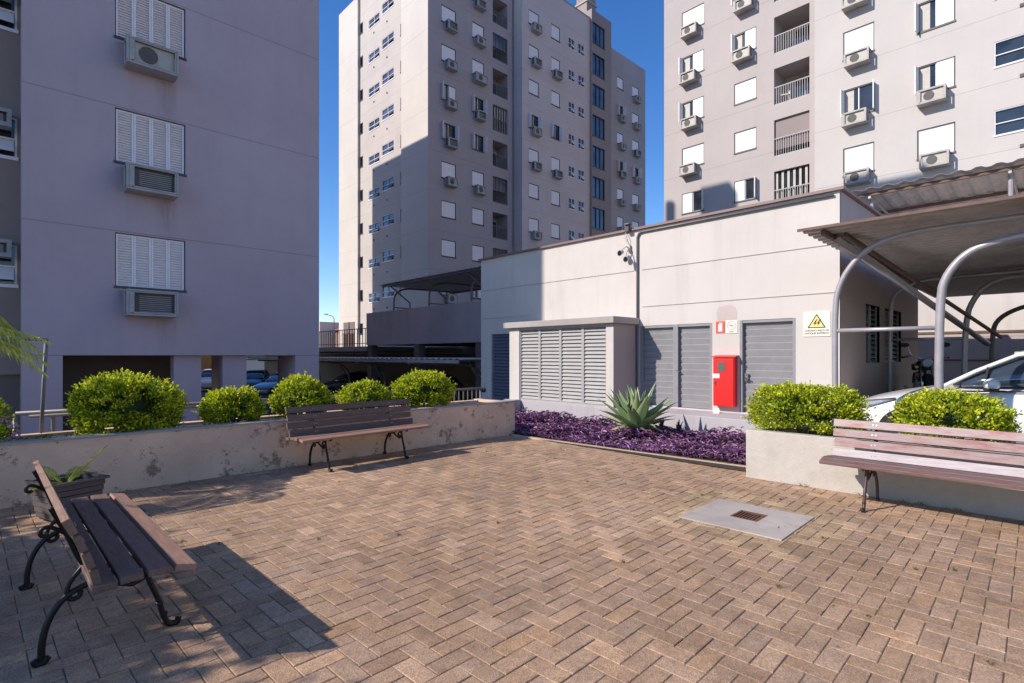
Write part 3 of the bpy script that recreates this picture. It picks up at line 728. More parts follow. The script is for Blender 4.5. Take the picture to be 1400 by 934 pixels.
# ------------------------------------------------------------------ low electrical building
EB = thing('service_building', 'low off-white rendered service building with grey metal doors behind the flower bed', 'building', (12, 7, 0))
hx = [(4.76, 6.35, .36, 2.02, .12), (3.28, 4.24, .36, 2.04, .12), (10.28, 11.1, .2, 1.98, .12)]
hyE = [(11.33, 12.35, 1.26, 2.34, .15), (12.75, 14.2, 1.26, 2.34, .15)]
block(EB, 9.8, 16.0, 2.62, 11.54, -1.1, 4.06, M['el_wall'], hx=hx, hy=hyE, depth=.16)
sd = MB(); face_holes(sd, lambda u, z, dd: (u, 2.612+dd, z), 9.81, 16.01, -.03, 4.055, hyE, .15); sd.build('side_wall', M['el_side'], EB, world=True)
for h in hyE:
    lv = MB(); lv.box(h[0], h[1], 2.755, 2.765, h[2], h[3])
    for i in range(12): z = h[2]+.09*i+.03; lv.obox(((h[0]+h[1])/2, 2.70, z), ((h[1]-h[0])/2, 0, 0), (0, .03, .03), (0, -.003, .003))
    for xx in (h[0], (h[0]+h[1])/2-.02, h[1]-.04): lv.box(xx, xx+.04, 2.66, 2.69, h[2], h[3])
    lv.build('louvre_window', M['grey_metal'], EB, world=True)
cap = MB(); cap.box(9.74, 9.98, 2.55, 11.6, 4.062, 4.11); cap.box(9.981, 16.05, 2.55, 2.75, 4.062, 4.11)
M['cap'] = paint('brown_coping_metal', (.20, .12, .11), .5); cap.build('roof_coping', M['cap'], EB, world=True)
M['groove'] = paint('score_line', (.43, .385, .36), .9)
gv = MB()
for z in (2.42, 3.2): gv.box(9.788, 9.799, 2.70, 6.3, z, z+.012)
gv.box(9.788, 9.799, 6.5, 11.5, 3.2, 3.212); gv.box(9.788, 9.799, 9.6, 11.5, 2.42, 2.432); gv.build('score_line', M['groove'], EB, world=True)
def ribbed_door(y0, y1, z0, z1, mat, x=9.8, dp=.09, handle=None, post_l=True):
    """sheet-metal door with shallow horizontal folds, frame around it"""
    fr = MB(); b = .05
    fr.box(x+.0, x+dp+.02, y0, y0+b, z0, z1); fr.box(x+.0, x+dp+.02, y1-b, y1, z0, z1); fr.box(x+.01, x+dp+.02, y0+b, y1-b, z1-b, z1)
    root = fr.build('door', M[mat], EB, world=True)
    lf = MB(); n = 13; hgt = (z1-b-z0-.01)/n
    for i in range(n):
        a = z0+.01+hgt*i
        lf.q([(x+dp-.02, y1-b-.003, a), (x+dp-.02, y0+b+.003, a), (x+dp+.0, y0+b+.003, a+hgt*.12), (x+dp+.0, y1-b-.003, a+hgt*.12)])
        lf.q([(x+dp+.0, y1-b-.003, a+hgt*.12), (x+dp+.0, y0+b+.003, a+hgt*.12), (x+dp-.02, y0+b+.003, a+hgt), (x+dp-.02, y1-b-.003, a+hgt)])
    l = EB.location; lf.v = [(p[0]-l.x, p[1]-l.y, p[2]-l.z) for p in lf.v]; lf.build('leaf', M[mat], root)
    if handle:
        h = MB(); yy, zz = handle; h.box(x+.03, x+.068, yy-.03, yy+.03, zz-.07, zz+.07); h.tube([(x+.03, yy, zz), (x+.0, yy, zz), (x-.01, yy-.05, zz-.02)], .013, 8)
        h.v = [(p[0]-l.x, p[1]-l.y, p[2]-l.z) for p in h.v]; h.build('handle', M['chrome'], root)
    return root
ribbed_door(5.53, 6.35, .36, 2.02, 'grey_metal'); ribbed_door(4.76, 5.528, .36, 2.02, 'grey_metal', handle=(5.50, 1.1)); ribbed_door(3.28, 4.24, .36, 2.04, 'grey_metal', handle=(4.13, 1.0))
# blue-grey louvred door at the far left
ld = MB(); ld.box(9.9, 9.92, 10.28, 11.1, .2, 1.98)
for i in range(20): ld.obox((9.86, 10.69, .26+.088*i), (0, .40, 0), (.02, 0, .035), (.003, 0, -.002))
ld.build('door', M['blue_metal'], EB, world=True)
# louvred annex
an = MB(); face_holes(an, lambda u, z, dd: (8.97+dd, u, z), 6.44, 9.5, -.05, 2.05, [(6.62, 9.16, .34, 2.02)], .1)
an.q([(8.97, 9.5, -.05), (8.97, 9.5, 2.05), (9.8, 9.5, 2.05), (9.8, 9.5, -.05)]); an.build('annex_wall', M['el_wall'], EB, world=True)
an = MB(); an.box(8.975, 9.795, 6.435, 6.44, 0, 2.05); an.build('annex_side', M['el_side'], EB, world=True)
an = MB(); an.box(8.86, 9.798, 6.36, 9.62, 2.052, 2.19); an.build('annex_roof', M['conc'], EB, world=True, bevel=.012)
for q in range(4):
    y1 = 9.16-q*.635; y0 = y1-.635
    fr = MB(); b = .035; fr.box(9.0, 9.05, y0, y0+b, .34, 2.02); fr.box(9.0, 9.05, y1-b, y1, .34, 2.02); fr.box(9.0, 9.05, y0+b, y1-b, .34, .34+b); fr.box(9.0, 9.05, y0+b, y1-b, 2.02-b, 2.02); fr.box(9.07, 9.075, y0, y1, .34, 2.02)
    n = 20; hh = (1.68-2*b)/n
    for i in range(n): fr.obox((9.028, (y0+y1)/2, .34+b+hh*(i+.5)), (0, (y1-y0)/2-b, 0), (.022, 0, .034), (.002, 0, -.0015))
    fr.build('louvre_panel', M['louvre'], EB, world=True)
pl = MB(); pl.box(8.88, 9.8, 2.66, 9.62, -.05, .335); pl.build('ledge', M['ledge'], EB, world=True, bevel=.01)
# conduit and floodlights
cp = MB(); cp.tube([(9.765, 6.40, .34), (9.765, 6.40, 3.9), (9.765, 6.36, 3.98), (9.765, 6.28, 4.0), (9.765, 2.7, 4.0)], .022, 8); cp.build('conduit', M['pipe_dark'], EB, world=True, smooth=True)
cp = MB(); cp.tube([(9.75, 6.55, .34), (9.75, 6.55, 2.0)], .02, 8); cp.build('conduit', M['pipe_dark'], EB, world=True, smooth=True)
t = thing('floodlight', 'pair of round grey spotlights fixed high on the off-white wall below the roof edge', 'floodlight', (9.8, 6.6, 3.6))
b_ = MB(); b_.box(-.06, -.003, -.03, .03, .02, .16); b_.tube([(-.05, 0, .1), (-.15, .0, .12), (-.2, .08, .05)], .012, 6); b_.tube([(-.05, 0, .08), (-.15, -.02, .0), (-.2, -.03, -.08)], .012, 6)
b_.tube([(-.03, 0, .16), (-.06, .1, .33), (-.04, .12, .42)], .006, 5); b_.tube([(-.03, 0, .16), (-.08, .02, .3), (-.04, .1, .5)], .006, 5); b_.build('bracket', M['ac_unit'], t)
for (y, z) in ((.1, .03), (-.05, -.12)):
    l_ = MB(); l_.loft([[(x, y+r*math.cos(2*PI*k/14), z+(-.1-x)*-.35+r*math.sin(2*PI*k/14)) for k in range(14)] for x, r in ((-.12, .025), (-.16, .045), (-.235, .062), (-.242, .066))]); lo = l_.build('lamp_head', M['ac_shell'], t, smooth=False)
    gl = MB(); gl.disc((-.243, y, z-.048), (1, 0, 0), .055, .012, 14); gl.v = gl.v; gl.build('lens', M['glass'], lo)
t = tag(MB().build('wall_box', M['ac_dark']) if False else thing('junction_box', 'small dark box on the roof edge above the twin spotlights', 'junction box', (9.74, 6.6, 4.06)))
jb_ = MB(); jb_.box(-.08, 0, -.05, .05, -.02, .12); jb_.build('case', M['ac_dark'], t, bevel=.01); jb_ = MB(); jb_.box(-.12, -.01, -.08, .03, .121, .15); jb_.build('lid', M['blue_metal'], t)

# fire hydrant cabinet
t = thing('fire_cabinet', 'bright red metal fire hose cabinet standing between the grey doors', 'fire cabinet', (9.655, 4.475, .46), RX)
fb = MB(); fb.box(-.20, .20, -.0, .142, 0, .90); fb.build('cabinet', M['red'], t, bevel=.006)
fb = MB(); fb.loft([[(-.225, -.035, .902), (.225, -.035, .902), (.225, .143, .93), (-.225, .143, .93)], [(-.225, -.035, .915), (.225, -.035, .915), (.225, .143, .945), (-.225, .143, .945)]]); fb.build('hood', M['red'], t)
fb = MB(); fb.box(-.185, .185, -.012, -.001, .02, .88); fd = fb.build('door', M['red'], t, bevel=.003)
fb = MB(); fb.box(-.12, .05, -.018, -.0125, .62, .83); fb.build('window_frame', M['red'], fd)
fb = MB(); fb.box(-.105, .035, -.022, -.0185, .635, .815); fb.build('window_pane', M['ac_dark'], fd)
fb = MB(); fb.box(-.165, -.14, -.03, -.0125, .40, .47); fb.build('latch', M['chrome'], fd)
fb = MB(); fb.box(-.2, -.07, -.018, -.0125, .52, .60); fb.build('sticker', M['white'], t)
t = thing('paper_scrap', 'small white paper lying under the red cabinet on the ledge', 'paper', (9.5, 4.56, .337)); fb = MB(); fb.q([(-.06, -.06, 0), (.05, -.05, .0), (.06, .07, .004), (-.04, .06, .0)]); fb.q([(.05, -.05, .0), (.09, -.03, .09), (.1, .06, .08), (.06, .07, .004)]); fb.build('sheet', M['white'], t)

# signs
def text_part(name, body, size, mat, parent, x, z, y=-.006):
    cu = bpy.data.curves.new('t', 'FONT'); cu.body = body; cu.size = size; cu.align_x = 'CENTER'; cu.extrude = .0008; cu.offset = .0006
    o = bpy.data.objects.new('t', cu); C.objects.link(o); bpy.context.view_layer.update()
    me = bpy.data.meshes.new_from_object(o.evaluated_get(bpy.context.evaluated_depsgraph_get())); bpy.data.objects.remove(o); bpy.data.curves.remove(cu)
    me.name = name; me.materials.clear(); me.materials.append(M[mat]); me.transform(Matrix.Translation((x, y, z)) @ Matrix.Rotation(R(90), 4, 'X'))
    q = bpy.data.objects.new(name, me); C.objects.link(q); q.parent = parent; return q
t = thing('warning_sign', 'cream electric shock warning sign with a yellow triangle near the carport', 'warning sign', (9.792, 2.955, 1.925), RX)
b_ = MB(); b_.box(-.205, .205, -.004, .004, -.21, .205); b_.build('board', M['cream'], t)
b_ = MB(); b_.q([(-.14, -.0055, -.07), (.14, -.0055, -.07), (0, -.0055, .165)]); b_.build('triangle_border', M['black'], t)
b_ = MB(); b_.q([(-.112, -.0065, -.055), (.112, -.0065, -.055), (0, -.0065, .135)]); b_.build('triangle', M['yellow'], t)
for dx in (-.03, .022):
    b_ = MB(); b_.q([(dx+.03, -.0078, .075), (dx-.022, -.0078, .0), (dx+.002, -.0078, .005), (dx-.012, -.0078, -.042), (dx+.036, -.0078, .022), (dx+.012, -.0078, .018), (dx+.046, -.0078, .07)]); b_.build('bolt', M['black'], t)
text_part('lettering', 'CUIDADO! RISCO DE', .038, 'black', t, 0, -.125); text_part('lettering', 'CHOQUE EL\u00c9TRICO', .042, 'black', t, 0, -.172)
t = thing('fire_sign', 'small red sign with a pale extinguisher symbol above the red cabinet', 'safety sign', (9.792, 4.60, 1.93), RX)
b_ = MB(); b_.box(-.085, .085, -.004, .004, -.11, .11); b_.build('board', M['redprint'], t)
b_ = MB(); b_.box(-.038, .038, -.006, -.0045, -.08, .05); b_.box(-.018, .018, -.006, -.0045, .051, .085); b_.box(.02, .045, -.006, -.0045, .06, .075); b_.build('symbol', M['cream'], t)
t = thing('no_smoking_sign', 'small faded no smoking sign with a pale red circle beside the fire sign', 'safety sign', (9.792, 4.385, 1.93), RX)
b_ = MB(); b_.box(-.11, .11, -.004, .004, -.12, .12); b_.build('board', M['cream'], t)
b_ = MB(); n = 24
for i in range(n):
    a, c2 = 2*PI*i/n, 2*PI*(i+1)/n; b_.q([(.085*math.cos(a), -.0055, .02+.085*math.sin(a)), (.085*math.cos(c2), -.0055, .02+.085*math.sin(c2)), (.068*math.cos(c2), -.0055, .02+.068*math.sin(c2)), (.068*math.cos(a), -.0055, .02+.068*math.sin(a))])
b_.q([(-.055, -.006, .065), (-.043, -.006, .077), (.055, -.006, -.025), (.043, -.006, -.037)]); b_.build('circle', M['pink'], t)
b_ = MB(); b_.box(-.045, .035, -.0062, -.005, .012, .026); b_.box(-.05, .05, -.0062, -.005, -.1, -.085); b_.build('symbol', M['pipe_dark'], t)
# faded damp patch above the signs is part of the wall finish
pt = MB(); pts = [(-.17+.0, 2.06), (-.19, 2.2), (-.15, 2.3), (-.05, 2.33), (.08, 2.34), (.17, 2.29), (.2, 2.2), (.19, 2.06)]
pt.q([(9.7965, 4.49-a, b) for a, b in pts]); M['patch'] = plaster('pinkish_repaint_patch', (.52, .43, .40), var=.08); pt.build('repaint_patch', M['patch'], EB, world=True)

# ------------------------------------------------------------------ upper deck with parapet and its carport
T = thing('parking_deck', 'grey-brown parking deck with a solid parapet over a dark lower garage', 'parking deck', (18, 20, 0))
pr = MB(); pr.box(14.0, 14.2, 11.56, 25.83, 1.93, 3.62); pr.box(14.21, 20, 25.6, 25.8, 1.93, 3.6); pr.build('parapet', M['deck_wall'], T, world=True)
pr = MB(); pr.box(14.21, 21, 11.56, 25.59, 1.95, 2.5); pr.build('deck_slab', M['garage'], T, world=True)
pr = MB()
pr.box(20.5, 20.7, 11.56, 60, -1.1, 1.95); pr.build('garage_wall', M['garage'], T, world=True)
for y in (16.5, 21, 25.4):
    pr = MB(); pr.box(14.05, 14.4, y, y+.4, -1.1, 1.928); pr.build('pillar', M['garage'], T, world=True)
pr = MB(); pr.box(14.0, 20.4, 25.84, 70, 1.62, 1.88); pr.box(20.4, 90, 20, 90, 1.5, 1.89); tag(pr.build('terrace', M['conc']), kind='structure')
pr = MB(); pr.box(8, 13.9, 45.9, 46.1, -1.1, 2.2); M['ochre'] = plaster('ochre_render', (.50, .28, .10), var=.1)
t = thing('garden_wall', 'ochre wall glimpsed behind the parked cars through the garage opening', 'wall', (11, 46, -1.1)); pr.build('wall', M['ochre'], t, world=True)
pr = MB(); [pr.box(8.0+i*1.4, 8.15+i*1.4, 45.84, 45.895, -1.1, 2.2) for i in range(5)]; pr.build('post', M['garage'], t, world=True)

def sheet_roof(name, parent, x0, x1, y0, y1, z0, z1, along='y', pitch=.16, amp=.022, mat='roof_sheet'):
    """trapezoid/wave metal sheet; ridges run along the given axis; z0 at x0 edge, z1 at x1 edge"""
    mb = MB(); L0, L1 = (x0, x1) if along == 'y' else (y0, y1); n = int(abs(L1-L0)/pitch*4); sgn = 1 if L1 > L0 else -1
    prof = [0, 1, 1, 0]; V = []
    for i in range(n+1):
        p = L0+sgn*i*pitch/4; o_ = amp*prof[i % 4]
        if along == 'y': z = z0+(z1-z0)*(p-x0)/(x1-x0)+o_; V += [(p, y0, z), (p, y1, z)]
        else: V += [(x0, p, z0+o_), (x1, p, z1+o_)]
    mb.v = V; mb.f = [(2*i, 2*i+1, 2*i+3, 2*i+2) for i in range(n)]; mb.c = [None]*n
    o = mb.build(name, M[mat], parent, world=True); m = o.modifiers.new('thick', 'SOLIDIFY'); m.thickness = .003
    return o
T = thing('carport', 'dark sheet-roofed carport on the upper parking deck', 'carport', (17, 19, 3.6))
sheet_roof('roof', T, 14.5, 19.3, 25.4, 11.9, 5.1, 5.1, 'x', .3, .03)
for i, y in enumerate((24.6, 21.4, 18.2, 15.0)):
    f_ = MB(); f_.tube(smoothpath([(14.9, y, 2.5), (14.9, y, 4.0), (14.95, y, 4.6), (15.5, y, 4.95), (16.5, y, 4.98), (19.2, y, 5.02)]), .045, 7); f_.tube([(15.9, y, 2.5), (15.9, y, 4.2), (14.7, y, 5.0)], .04, 7); f_.tube([(14.9, y, 3.9), (15.9, y, 3.9)], .03, 6)
    f_.build('frame', M['pipe_dark'], T, world=True, smooth=True)
f_ = MB(); f_.box(14.6, 14.7, 12, 25.3, 5.0, 5.08); f_.box(19.1, 19.2, 12, 25.3, 5.0, 5.08); f_.build('purlin', M['pipe_dark'], T, world=True)

T = thing('carport', 'low dark carport over the parked cars on the lower level', 'carport', (11, 20, -1.1))
sheet_roof('roof', T, 9.6, 13.2, 30.5, 12.2, 1.28, 1.28, 'x', .3, .03)
f_ = MB(); f_.box(9.55, 9.62, 12.3, 30.4, 1.17, 1.27); f_.box(13.1, 13.2, 12.3, 30.4, 1.17, 1.27); f_.build('purlin', M['pipe'], T, world=True)
for y in (29, 25.5, 22, 18.5, 15):
    f_ = MB(); f_.tube(smoothpath([(12.9, y, -1.1), (12.9, y, .3), (12.7, y, .8), (12.1, y, 1.08), (11, y, 1.12), (9.6, y, 1.15)]), .045, 7); f_.tube([(12.9, y, .2), (12.2, y, 1.1)], .035, 6); f_.build('frame', M['pipe'], T, world=True, smooth=True)

# fence on the terrace edge, far street beyond
t = thing('terrace_fence', 'thin dark rail fence on the terrace edge between the two left towers', 'fence', (14.2, 34, 1.89))
f_ = MB(); f_.tube([(14.2, 26, 2.85), (14.2, 50, 2.85)], .025, 6); f_.tube([(14.2, 26, 2.05), (14.2, 50, 2.05)], .02, 6); f_.build('rail', M['dark_frame'], t, world=True)
f_ = MB(); [f_.box(14.185, 14.215, 26+i*.3, 26.03+i*.3, 1.89, 2.83) for i in range(80)]; b = f_.build('baluster', M['dark_frame'], t, world=True); b['kind'] = 'stuff'
def far_house(label, x0, x1, y0, y1, z1, mat, nx, roof=None, z0=1.9):
    t = thing('house', label, 'building', ((x0+x1)/2, (y0+y1)/2, z0))
    holes = []; W_ = (y1-y0)/nx
    for i in range(nx): holes.append((y0+W_*(i+.3), y0+W_*(i+.7), z0+1, z0+2.2, .15, 1))
    hy_ = [(x0+(x1-x0)*.3, x0+(x1-x0)*.6, z0+.2, z0+2.4, .15, 1)]
    block(t, x0, x1, y0, y1, z0, z1, M[mat], hx=holes, hy=hy_)
    for h in holes: add_window(t, (x0, h[1], h[2]), RX, h[1]-h[0], h[3]-h[2], 'slide', 0, 'shade_metal,white_metal,glass')
    if roof:
        m = MB(); m.loft([[(x0-.3, y0-.3, z1), (x1+.3, y0-.3, z1), (x1+.3, y1+.3, z1), (x0-.3, y1+.3, z1)], [(x0+1, y0+1, z1+.9), (x1-1, y0+1, z1+.9), (x1-1, y1-1, z1+.9), (x0+1, y1-1, z1+.9)]]); m.build('roof', M[roof], t, world=True)
far_house('distant white house right of the near tower edge', 31.5, 37.5, 71, 78, 6.0, 'ct_pale', 2)
M['brick'] = plaster('brown_brick', (.28, .13, .09), var=.2)
far_house('distant brown house with a dark gateway next to the white one', 33, 42, 63.5, 69.5, 4.7, 'brick', 2, 'brick')
hl = MB(); hp = []
n = 40
for i in range(n+1):
    a = i/n; hp.append([(60+a*220, 330-a*120, 0), (62+a*220, 332-a*120, 14+5*math.sin(a*9)+3*math.sin(a*23)), (100+a*220, 420-a*120, 0)])
hl.loft(hp, closed=False, caps=False); M['hill'] = paint('far_wooded_hill', (.05, .07, .045), .95, var=.3)
tag(hl.build('hill', M['hill'], smooth=True), kind='structure')
t = thing('street_lamp', 'slim distant street lamp against the blue gap between two towers', 'street lamp', (30.0, 63.5, 1.9))
f_ = MB(); f_.tube([(0, 0, 0), (0, 0, 4.1), (-.2, 0, 4.35), (-.9, 0, 4.5)], [.07, .05, .04, .03], 7); f_.build('pole', M['pipe_dark'], t, smooth=True)
f_ = MB(); f_.loft([[(-1.3, -.1, 4.5), (-.8, -.1, 4.5), (-.8, .1, 4.5), (-1.3, .1, 4.5)], [(-1.25, -.05, 4.6), (-.85, -.05, 4.6), (-.85, .05, 4.6), (-1.25, .05, 4.6)]]); f_.build('lamp_head', M['pipe'], t)

# ------------------------------------------------------------------ podium at the right with its roof
T = thing('podium_building', 'cream podium wall with a grey base band behind the right carport', 'building', (23, 2, 0))
block(T, 19.0, 28.9, -12, 12, -.03, 4.3, M['el_wall'])
pr = MB(); pr.box(18.97, 18.998, -12, 12, -.03, 2.0); pr.build('base_band', M['ct_grey'], T, world=True)
pr = MB(); pr.box(18.94, 18.969, -12, 12, 2.0, 2.06); pr.box(18.94, 18.969, -12, 12, 1.25, 1.29); pr.build('band_rail', M['roof_rust'], T, world=True)
T = thing('carport', 'upper carport with a scalloped sheet eave in front of the right tower', 'carport', (21, 0, 4.3))
sheet_roof('roof', T, 19.3, 24.5, 4.92, -12, 6.5, 6.2, 'x', .42, .05)
f_ = MB(); f_.box(19.5, 19.58, -12, 4.8, 6.34, 6.44); f_.box(21.8, 21.88, -12, 4.8, 6.24, 6.33); f_.build('purlin', M['roof_rust'], T, world=True)
for y in (4.4, 1.2, -2.2, -5.6):
    f_ = MB(); f_.tube([(19.8, y, 4.3), (19.8, y, 6.35)], .06, 8); f_.tube([(24.0, y, 4.3), (24.0, y, 6.15)], .06, 8); f_.tube([(19.5, y, 6.3), (24.3, y, 6.12)], .04, 8); f_.build('frame', M['pipe'], T, world=True)

# ------------------------------------------------------------------ right-hand carport
T = thing('carport', 'bent-pipe carport with ribbed metal roof over the white car on the right', 'carport', (10, 0, 0))
sheet_roof('roof', T, 7.6, 17.5, 2.50, -7, 3.03, 2.88, 'y', .20, .036)
pr = MB(); pr.box(7.575, 7.59, -7, 2.52, 3.02, 3.055); pr.build('eave_trim', M['roof_rust'], T, world=True)
A1 = [(2.21, 0), (2.23, 2.0), (2.17, 2.36), (1.97, 2.68), (1.72, 2.84), (1.35, 2.92), (.39, 2.92), (-4, 2.93)]
B1 = [(1.12, 0), (1.12, 2.1), (1.04, 2.38), (.86, 2.6), (.62, 2.68), (.30, 2.72), (-4, 2.78)]
A2 = [(2.50, 0), (2.50, 2.3), (2.44, 2.6), (2.1, 2.8), (1.7, 2.84), (-4, 2.84)]
B2 = [(1.38, 0), (1.38, 2.05), (1.22, 2.5), (.96, 2.72), (.6, 2.76), (-4, 2.78)]
A3 = [(1.4, 0), (1.38, 1.95), (1.26, 2.3), (.83, 2.55), (.3, 2.62), (-4, 2.7)]
fr = MB()
for (x, A, B, zr) in ((8.1, A1, B1, 1.73), (12.6, A2, B2, 1.71)):
    fr = MB(); fr.tube(smoothpath([(x, p[0], p[1]) for p in A]), .038, 12); fr.build('frame', M['pipe'], T, world=True, smooth=True)
    fr = MB(); fr.tube(smoothpath([(x, p[0], p[1]) for p in B]), .045, 12); fr.build('frame', M['pipe'], T, world=True, smooth=True)
    fr = MB(); fr.tube([(x, A[0][0], zr), (x, B[0][0], zr)], .028, 10); fr.build('cross_rail', M['pipe'], T, world=True, smooth=True)
fr = MB(); fr.tube(smoothpath([(17.2, p[0], p[1]) for p in A3]), .05, 10); fr.build('frame', M['pipe_dark'], T, world=True, smooth=True)
fr = MB(); fr.tube([(8.1, 2.2, 2.97), (13.6, 1.15, 1.62)], .05, 10); fr.build('brace', M['pipe'], T, world=True, smooth=True)
fr = MB(); fr.bar((7.7, 2.25, 2.99), (17.0, 2.25, 2.85), .05, .06); fr.build('purlin', M['roof_rust'], T, world=True)
fr = MB(); fr.bar((7.7, .2, 2.97), (17.0, .2, 2.82), .05, .06); fr.build('purlin', M['roof_rust'], T, world=True)
fr = MB(); fr.bar((8.1, 2.1, 3.0), (14.2, 1.0, 1.75), .04, .05); fr.build('brace', M['roof_rust'], T, world=True)

# railings behind the left planter
t = thing('railing', 'grey pipe handrail running behind the planter bushes', 'railing', (.12, 8.02, -.03))
f_ = MB(); f_.tube([(.12, 8.02, .76), (6.8, 8.02, .76)], .024, 8); f_.build('top_rail', M['rail'], t, world=True, smooth=True)
f_ = MB(); f_.tube([(.24, 8.3, .70), (5.4, 8.3, .70)], .022, 8); f_.build('inner_rail', M['rail'], t, world=True, smooth=True)
for x in (.12, 1.6, 3.1, 4.6, 5.3, 6.8):
    f_ = MB(); f_.tube([(x, 8.02, -.4), (x, 8.02, .76)], .024, 8); f_.build('post', M['rail'], t, world=True, smooth=True)
f_ = MB(); f_.tube([(.45, 8.3, -.4), (.45, 8.3, .70)], .02, 8); f_.build('post', M['rail'], t, world=True)
f_ = MB(); [f_.tube([(5.3+i*.107, 8.02, -.1), (5.3+i*.107, 8.02, .76)], .012, 6) for i in range(1, 14)]; f_.tube([(5.3, 8.02, .1), (6.8, 8.02, .1)], .015, 6); f_.build('baluster', M['rail'], t, world=True)
f_ = MB(); f_.ell((6.86, 8.0, .72), (.05, .05, .05)); f_.build('knob', M['black'], t, world=True, smooth=True)
t = thing('pipe_frame', 'thin leaning grey pipe frame standing behind the planter at the far left', 'pole', (.3, 7.75, .53))
f_ = MB(); f_.tube([(.31, 7.75, .3), (.365, 7.75, 1.585)], .018, 8); f_.tube([(.365, 7.75, 1.575), (-.6, 7.75, 1.57)], .016, 8); f_.build('pole', M['rail'], t, world=True, smooth=True)

# ================================================================== BENCHES
SLA = ((.150, .447, .24), (.173, .527, .30), (.202, .606, .36), (.236, .682, .42))
def bench(label, loc, rz, wood, iron, L=1.82, feet=1.10, tones=None):
    t = thing('park_bench', label, 'bench', loc, rz, 'slatted park benches around the patio'); SL = SLA if wood == 'wood_dark' else ((.150, .455, .20), (.172, .548, .24), (.197, .640, .30), (.226, .730, .36))
    hl_ = L/2; rs = random.Random(hash(wood) % 99 if False else len(label))
    def tone(i): 
        if tones: return tones[i]
        v = rs.uniform(.85, 1.15); return (v, v, v)
    # seat: four slats, front one slightly rolled over; local -y is the front
    sb = MB()
    for i, (u, z, tilt) in enumerate(((-.205, .408, .22), (-.10, .418, .02), (.003, .412, -.03), (.10, .402, -.05))):
        dx = rs.uniform(-.012, .012); c = tone(i)
        sb.obox((dx, u, z), (hl_, 0, 0), (0, .044*math.cos(tilt), .044*math.sin(tilt)), (0, -.0155*math.sin(tilt), .0155*math.cos(tilt)), c)
    sb.build('seat', M[wood], t, bevel=.004)
    bb = MB()
    for i, (u, z, tilt) in enumerate(SL):
        dx = rs.uniform(-.012, .012); c = tone(4+i)
        bb.obox((dx, u-.02, z), (hl_-.02, 0, 0), (0, .0145*math.cos(tilt), -.0145*math.sin(tilt)), (0, .036*math.sin(tilt), .036*math.cos(tilt)), c)
    nf = len(bb.f)
    for x in (-feet/2, feet/2):
        for dx in (-.014, .014):
            for (u, z, tilt) in SL:
                p = Vector((x+dx, u-.02, z)); n_ = Vector((0, -math.cos(tilt), math.sin(tilt))); bb.disc(p+n_*.0165, n_, .0075, .006, 8)
    bo = bb.build('backrest', M[wood], t); bo.data.materials.append(M['pipe'])
    for p in bo.data.polygons[nf:]: p.material_index = 1
    for x in (-feet/2, feet/2):
        f = MB(); P_ = lambda pts: smoothpath([(x, u, z) for u, z in pts], 3)
        f.tube(P_([(-.235, .012), (-.205, .02), (-.185, .07), (-.165, .16), (-.13, .25), (-.11, .33), (-.10, .385)]), .0135, 8, flat=1.0)       # front leg
        f.tube(P_([(-.255, .035), (-.25, .008), (-.22, .008), (-.195, .03)]), .015, 8)                                                             # front foot
        f.tube(P_([(.285, .012), (.285, .10), (.262, .20), (.21, .28), (.14, .315), (.06, .33), (-.02, .365), (-.09, .385)]), .0145, 8)            # sweeping rear leg
        f.tube(P_([(.31, .03), (.305, .006), (.275, .008), (.262, .03)]), .015, 8)
        f.tube(P_([(-.235, .378), (-.17, .388), (-.05, .392), (.09, .378), (.135, .39)]), .014, 8)                                                 # seat bearer
        f.tube(P_([(.05, .345), (.12, .39), (.158, .46), (.183, .54), (.215, .62), (.252, .705)]), [.016]*200 if False else .0125, 8)                 # back support
        f.tube(P_([(.205, .58), (.235, .605), (.265, .622), (.288, .612), (.29, .588), (.272, .577), (.26, .588)]), .0095, 8)                            # scroll behind the back
        f.tube(P_([(.135, .41), (.20, .33), (.19, .26), (.15, .265), (.145, .295)]), .011, 7)
        f.tube(P_([(-.09, .375), (-.035, .325), (-.03, .27), (-.065, .26), (-.08, .29), (-.06, .305)]), .011, 7)                                   # scrolls under the seat
        f.tube(P_([(-.12, .29), (-.06, .26), (.02, .29), (.09, .325)]), .010, 7)
        f.ell((x, -.10, .36), (.02, .03, .028), 8, 6); f.ell((x, -.232, .385), (.016, .02, .022), 8, 6)
        f.ell((x, -.19, .075), (.019, .02, .012), 8, 6); f.ell((x, -.17, .135), (.018, .02, .01), 8, 6)
        f.build('side_frame', M[iron], t, smooth=True)
    return t
bench('dark slatted bench with black iron frames in the near left corner', (.41, 3.78, 0), R(90+1), 'wood_dark', 'iron', tones=[(2.1, 1.9, 1.75), (1.15, 1.05, 1.1), (1.0, .95, 1.05), (.9, .9, .95), (1, 1, 1), (1.1, 1.1, 1.1), (1.2, 1.15, 1.1), (1.5, 1.4, 1.3)])  # front seat slat's tone raised to look sunlit
bench('brown slatted bench in front of the clipped bushes at the peeling wall', (3.42, 6.45, 0), R(4), 'wood_brown', 'iron', L=1.86, feet=1.12, tones=[(1.9, 1.6, 1.45), (1.3, 1.1, 1.05), (1, 1, 1), (.9, .9, .9), (.75, .75, .85), (.85, .8, .85), (.9, .85, .9), (.8, .75, .8)])
bench('weathered bench with peeling pale red slats at the right', (5.81, .76, 0), R(-90), 'wood_worn', 'iron_brown', tones=[(.40, .32, .29), (.36, .31, .30), (.36, .31, .30), (.36, .31, .30), (.95, 1.02, 1.04), (.64, .54, .52), (.62, .52, .51), (.74, .67, .66)])

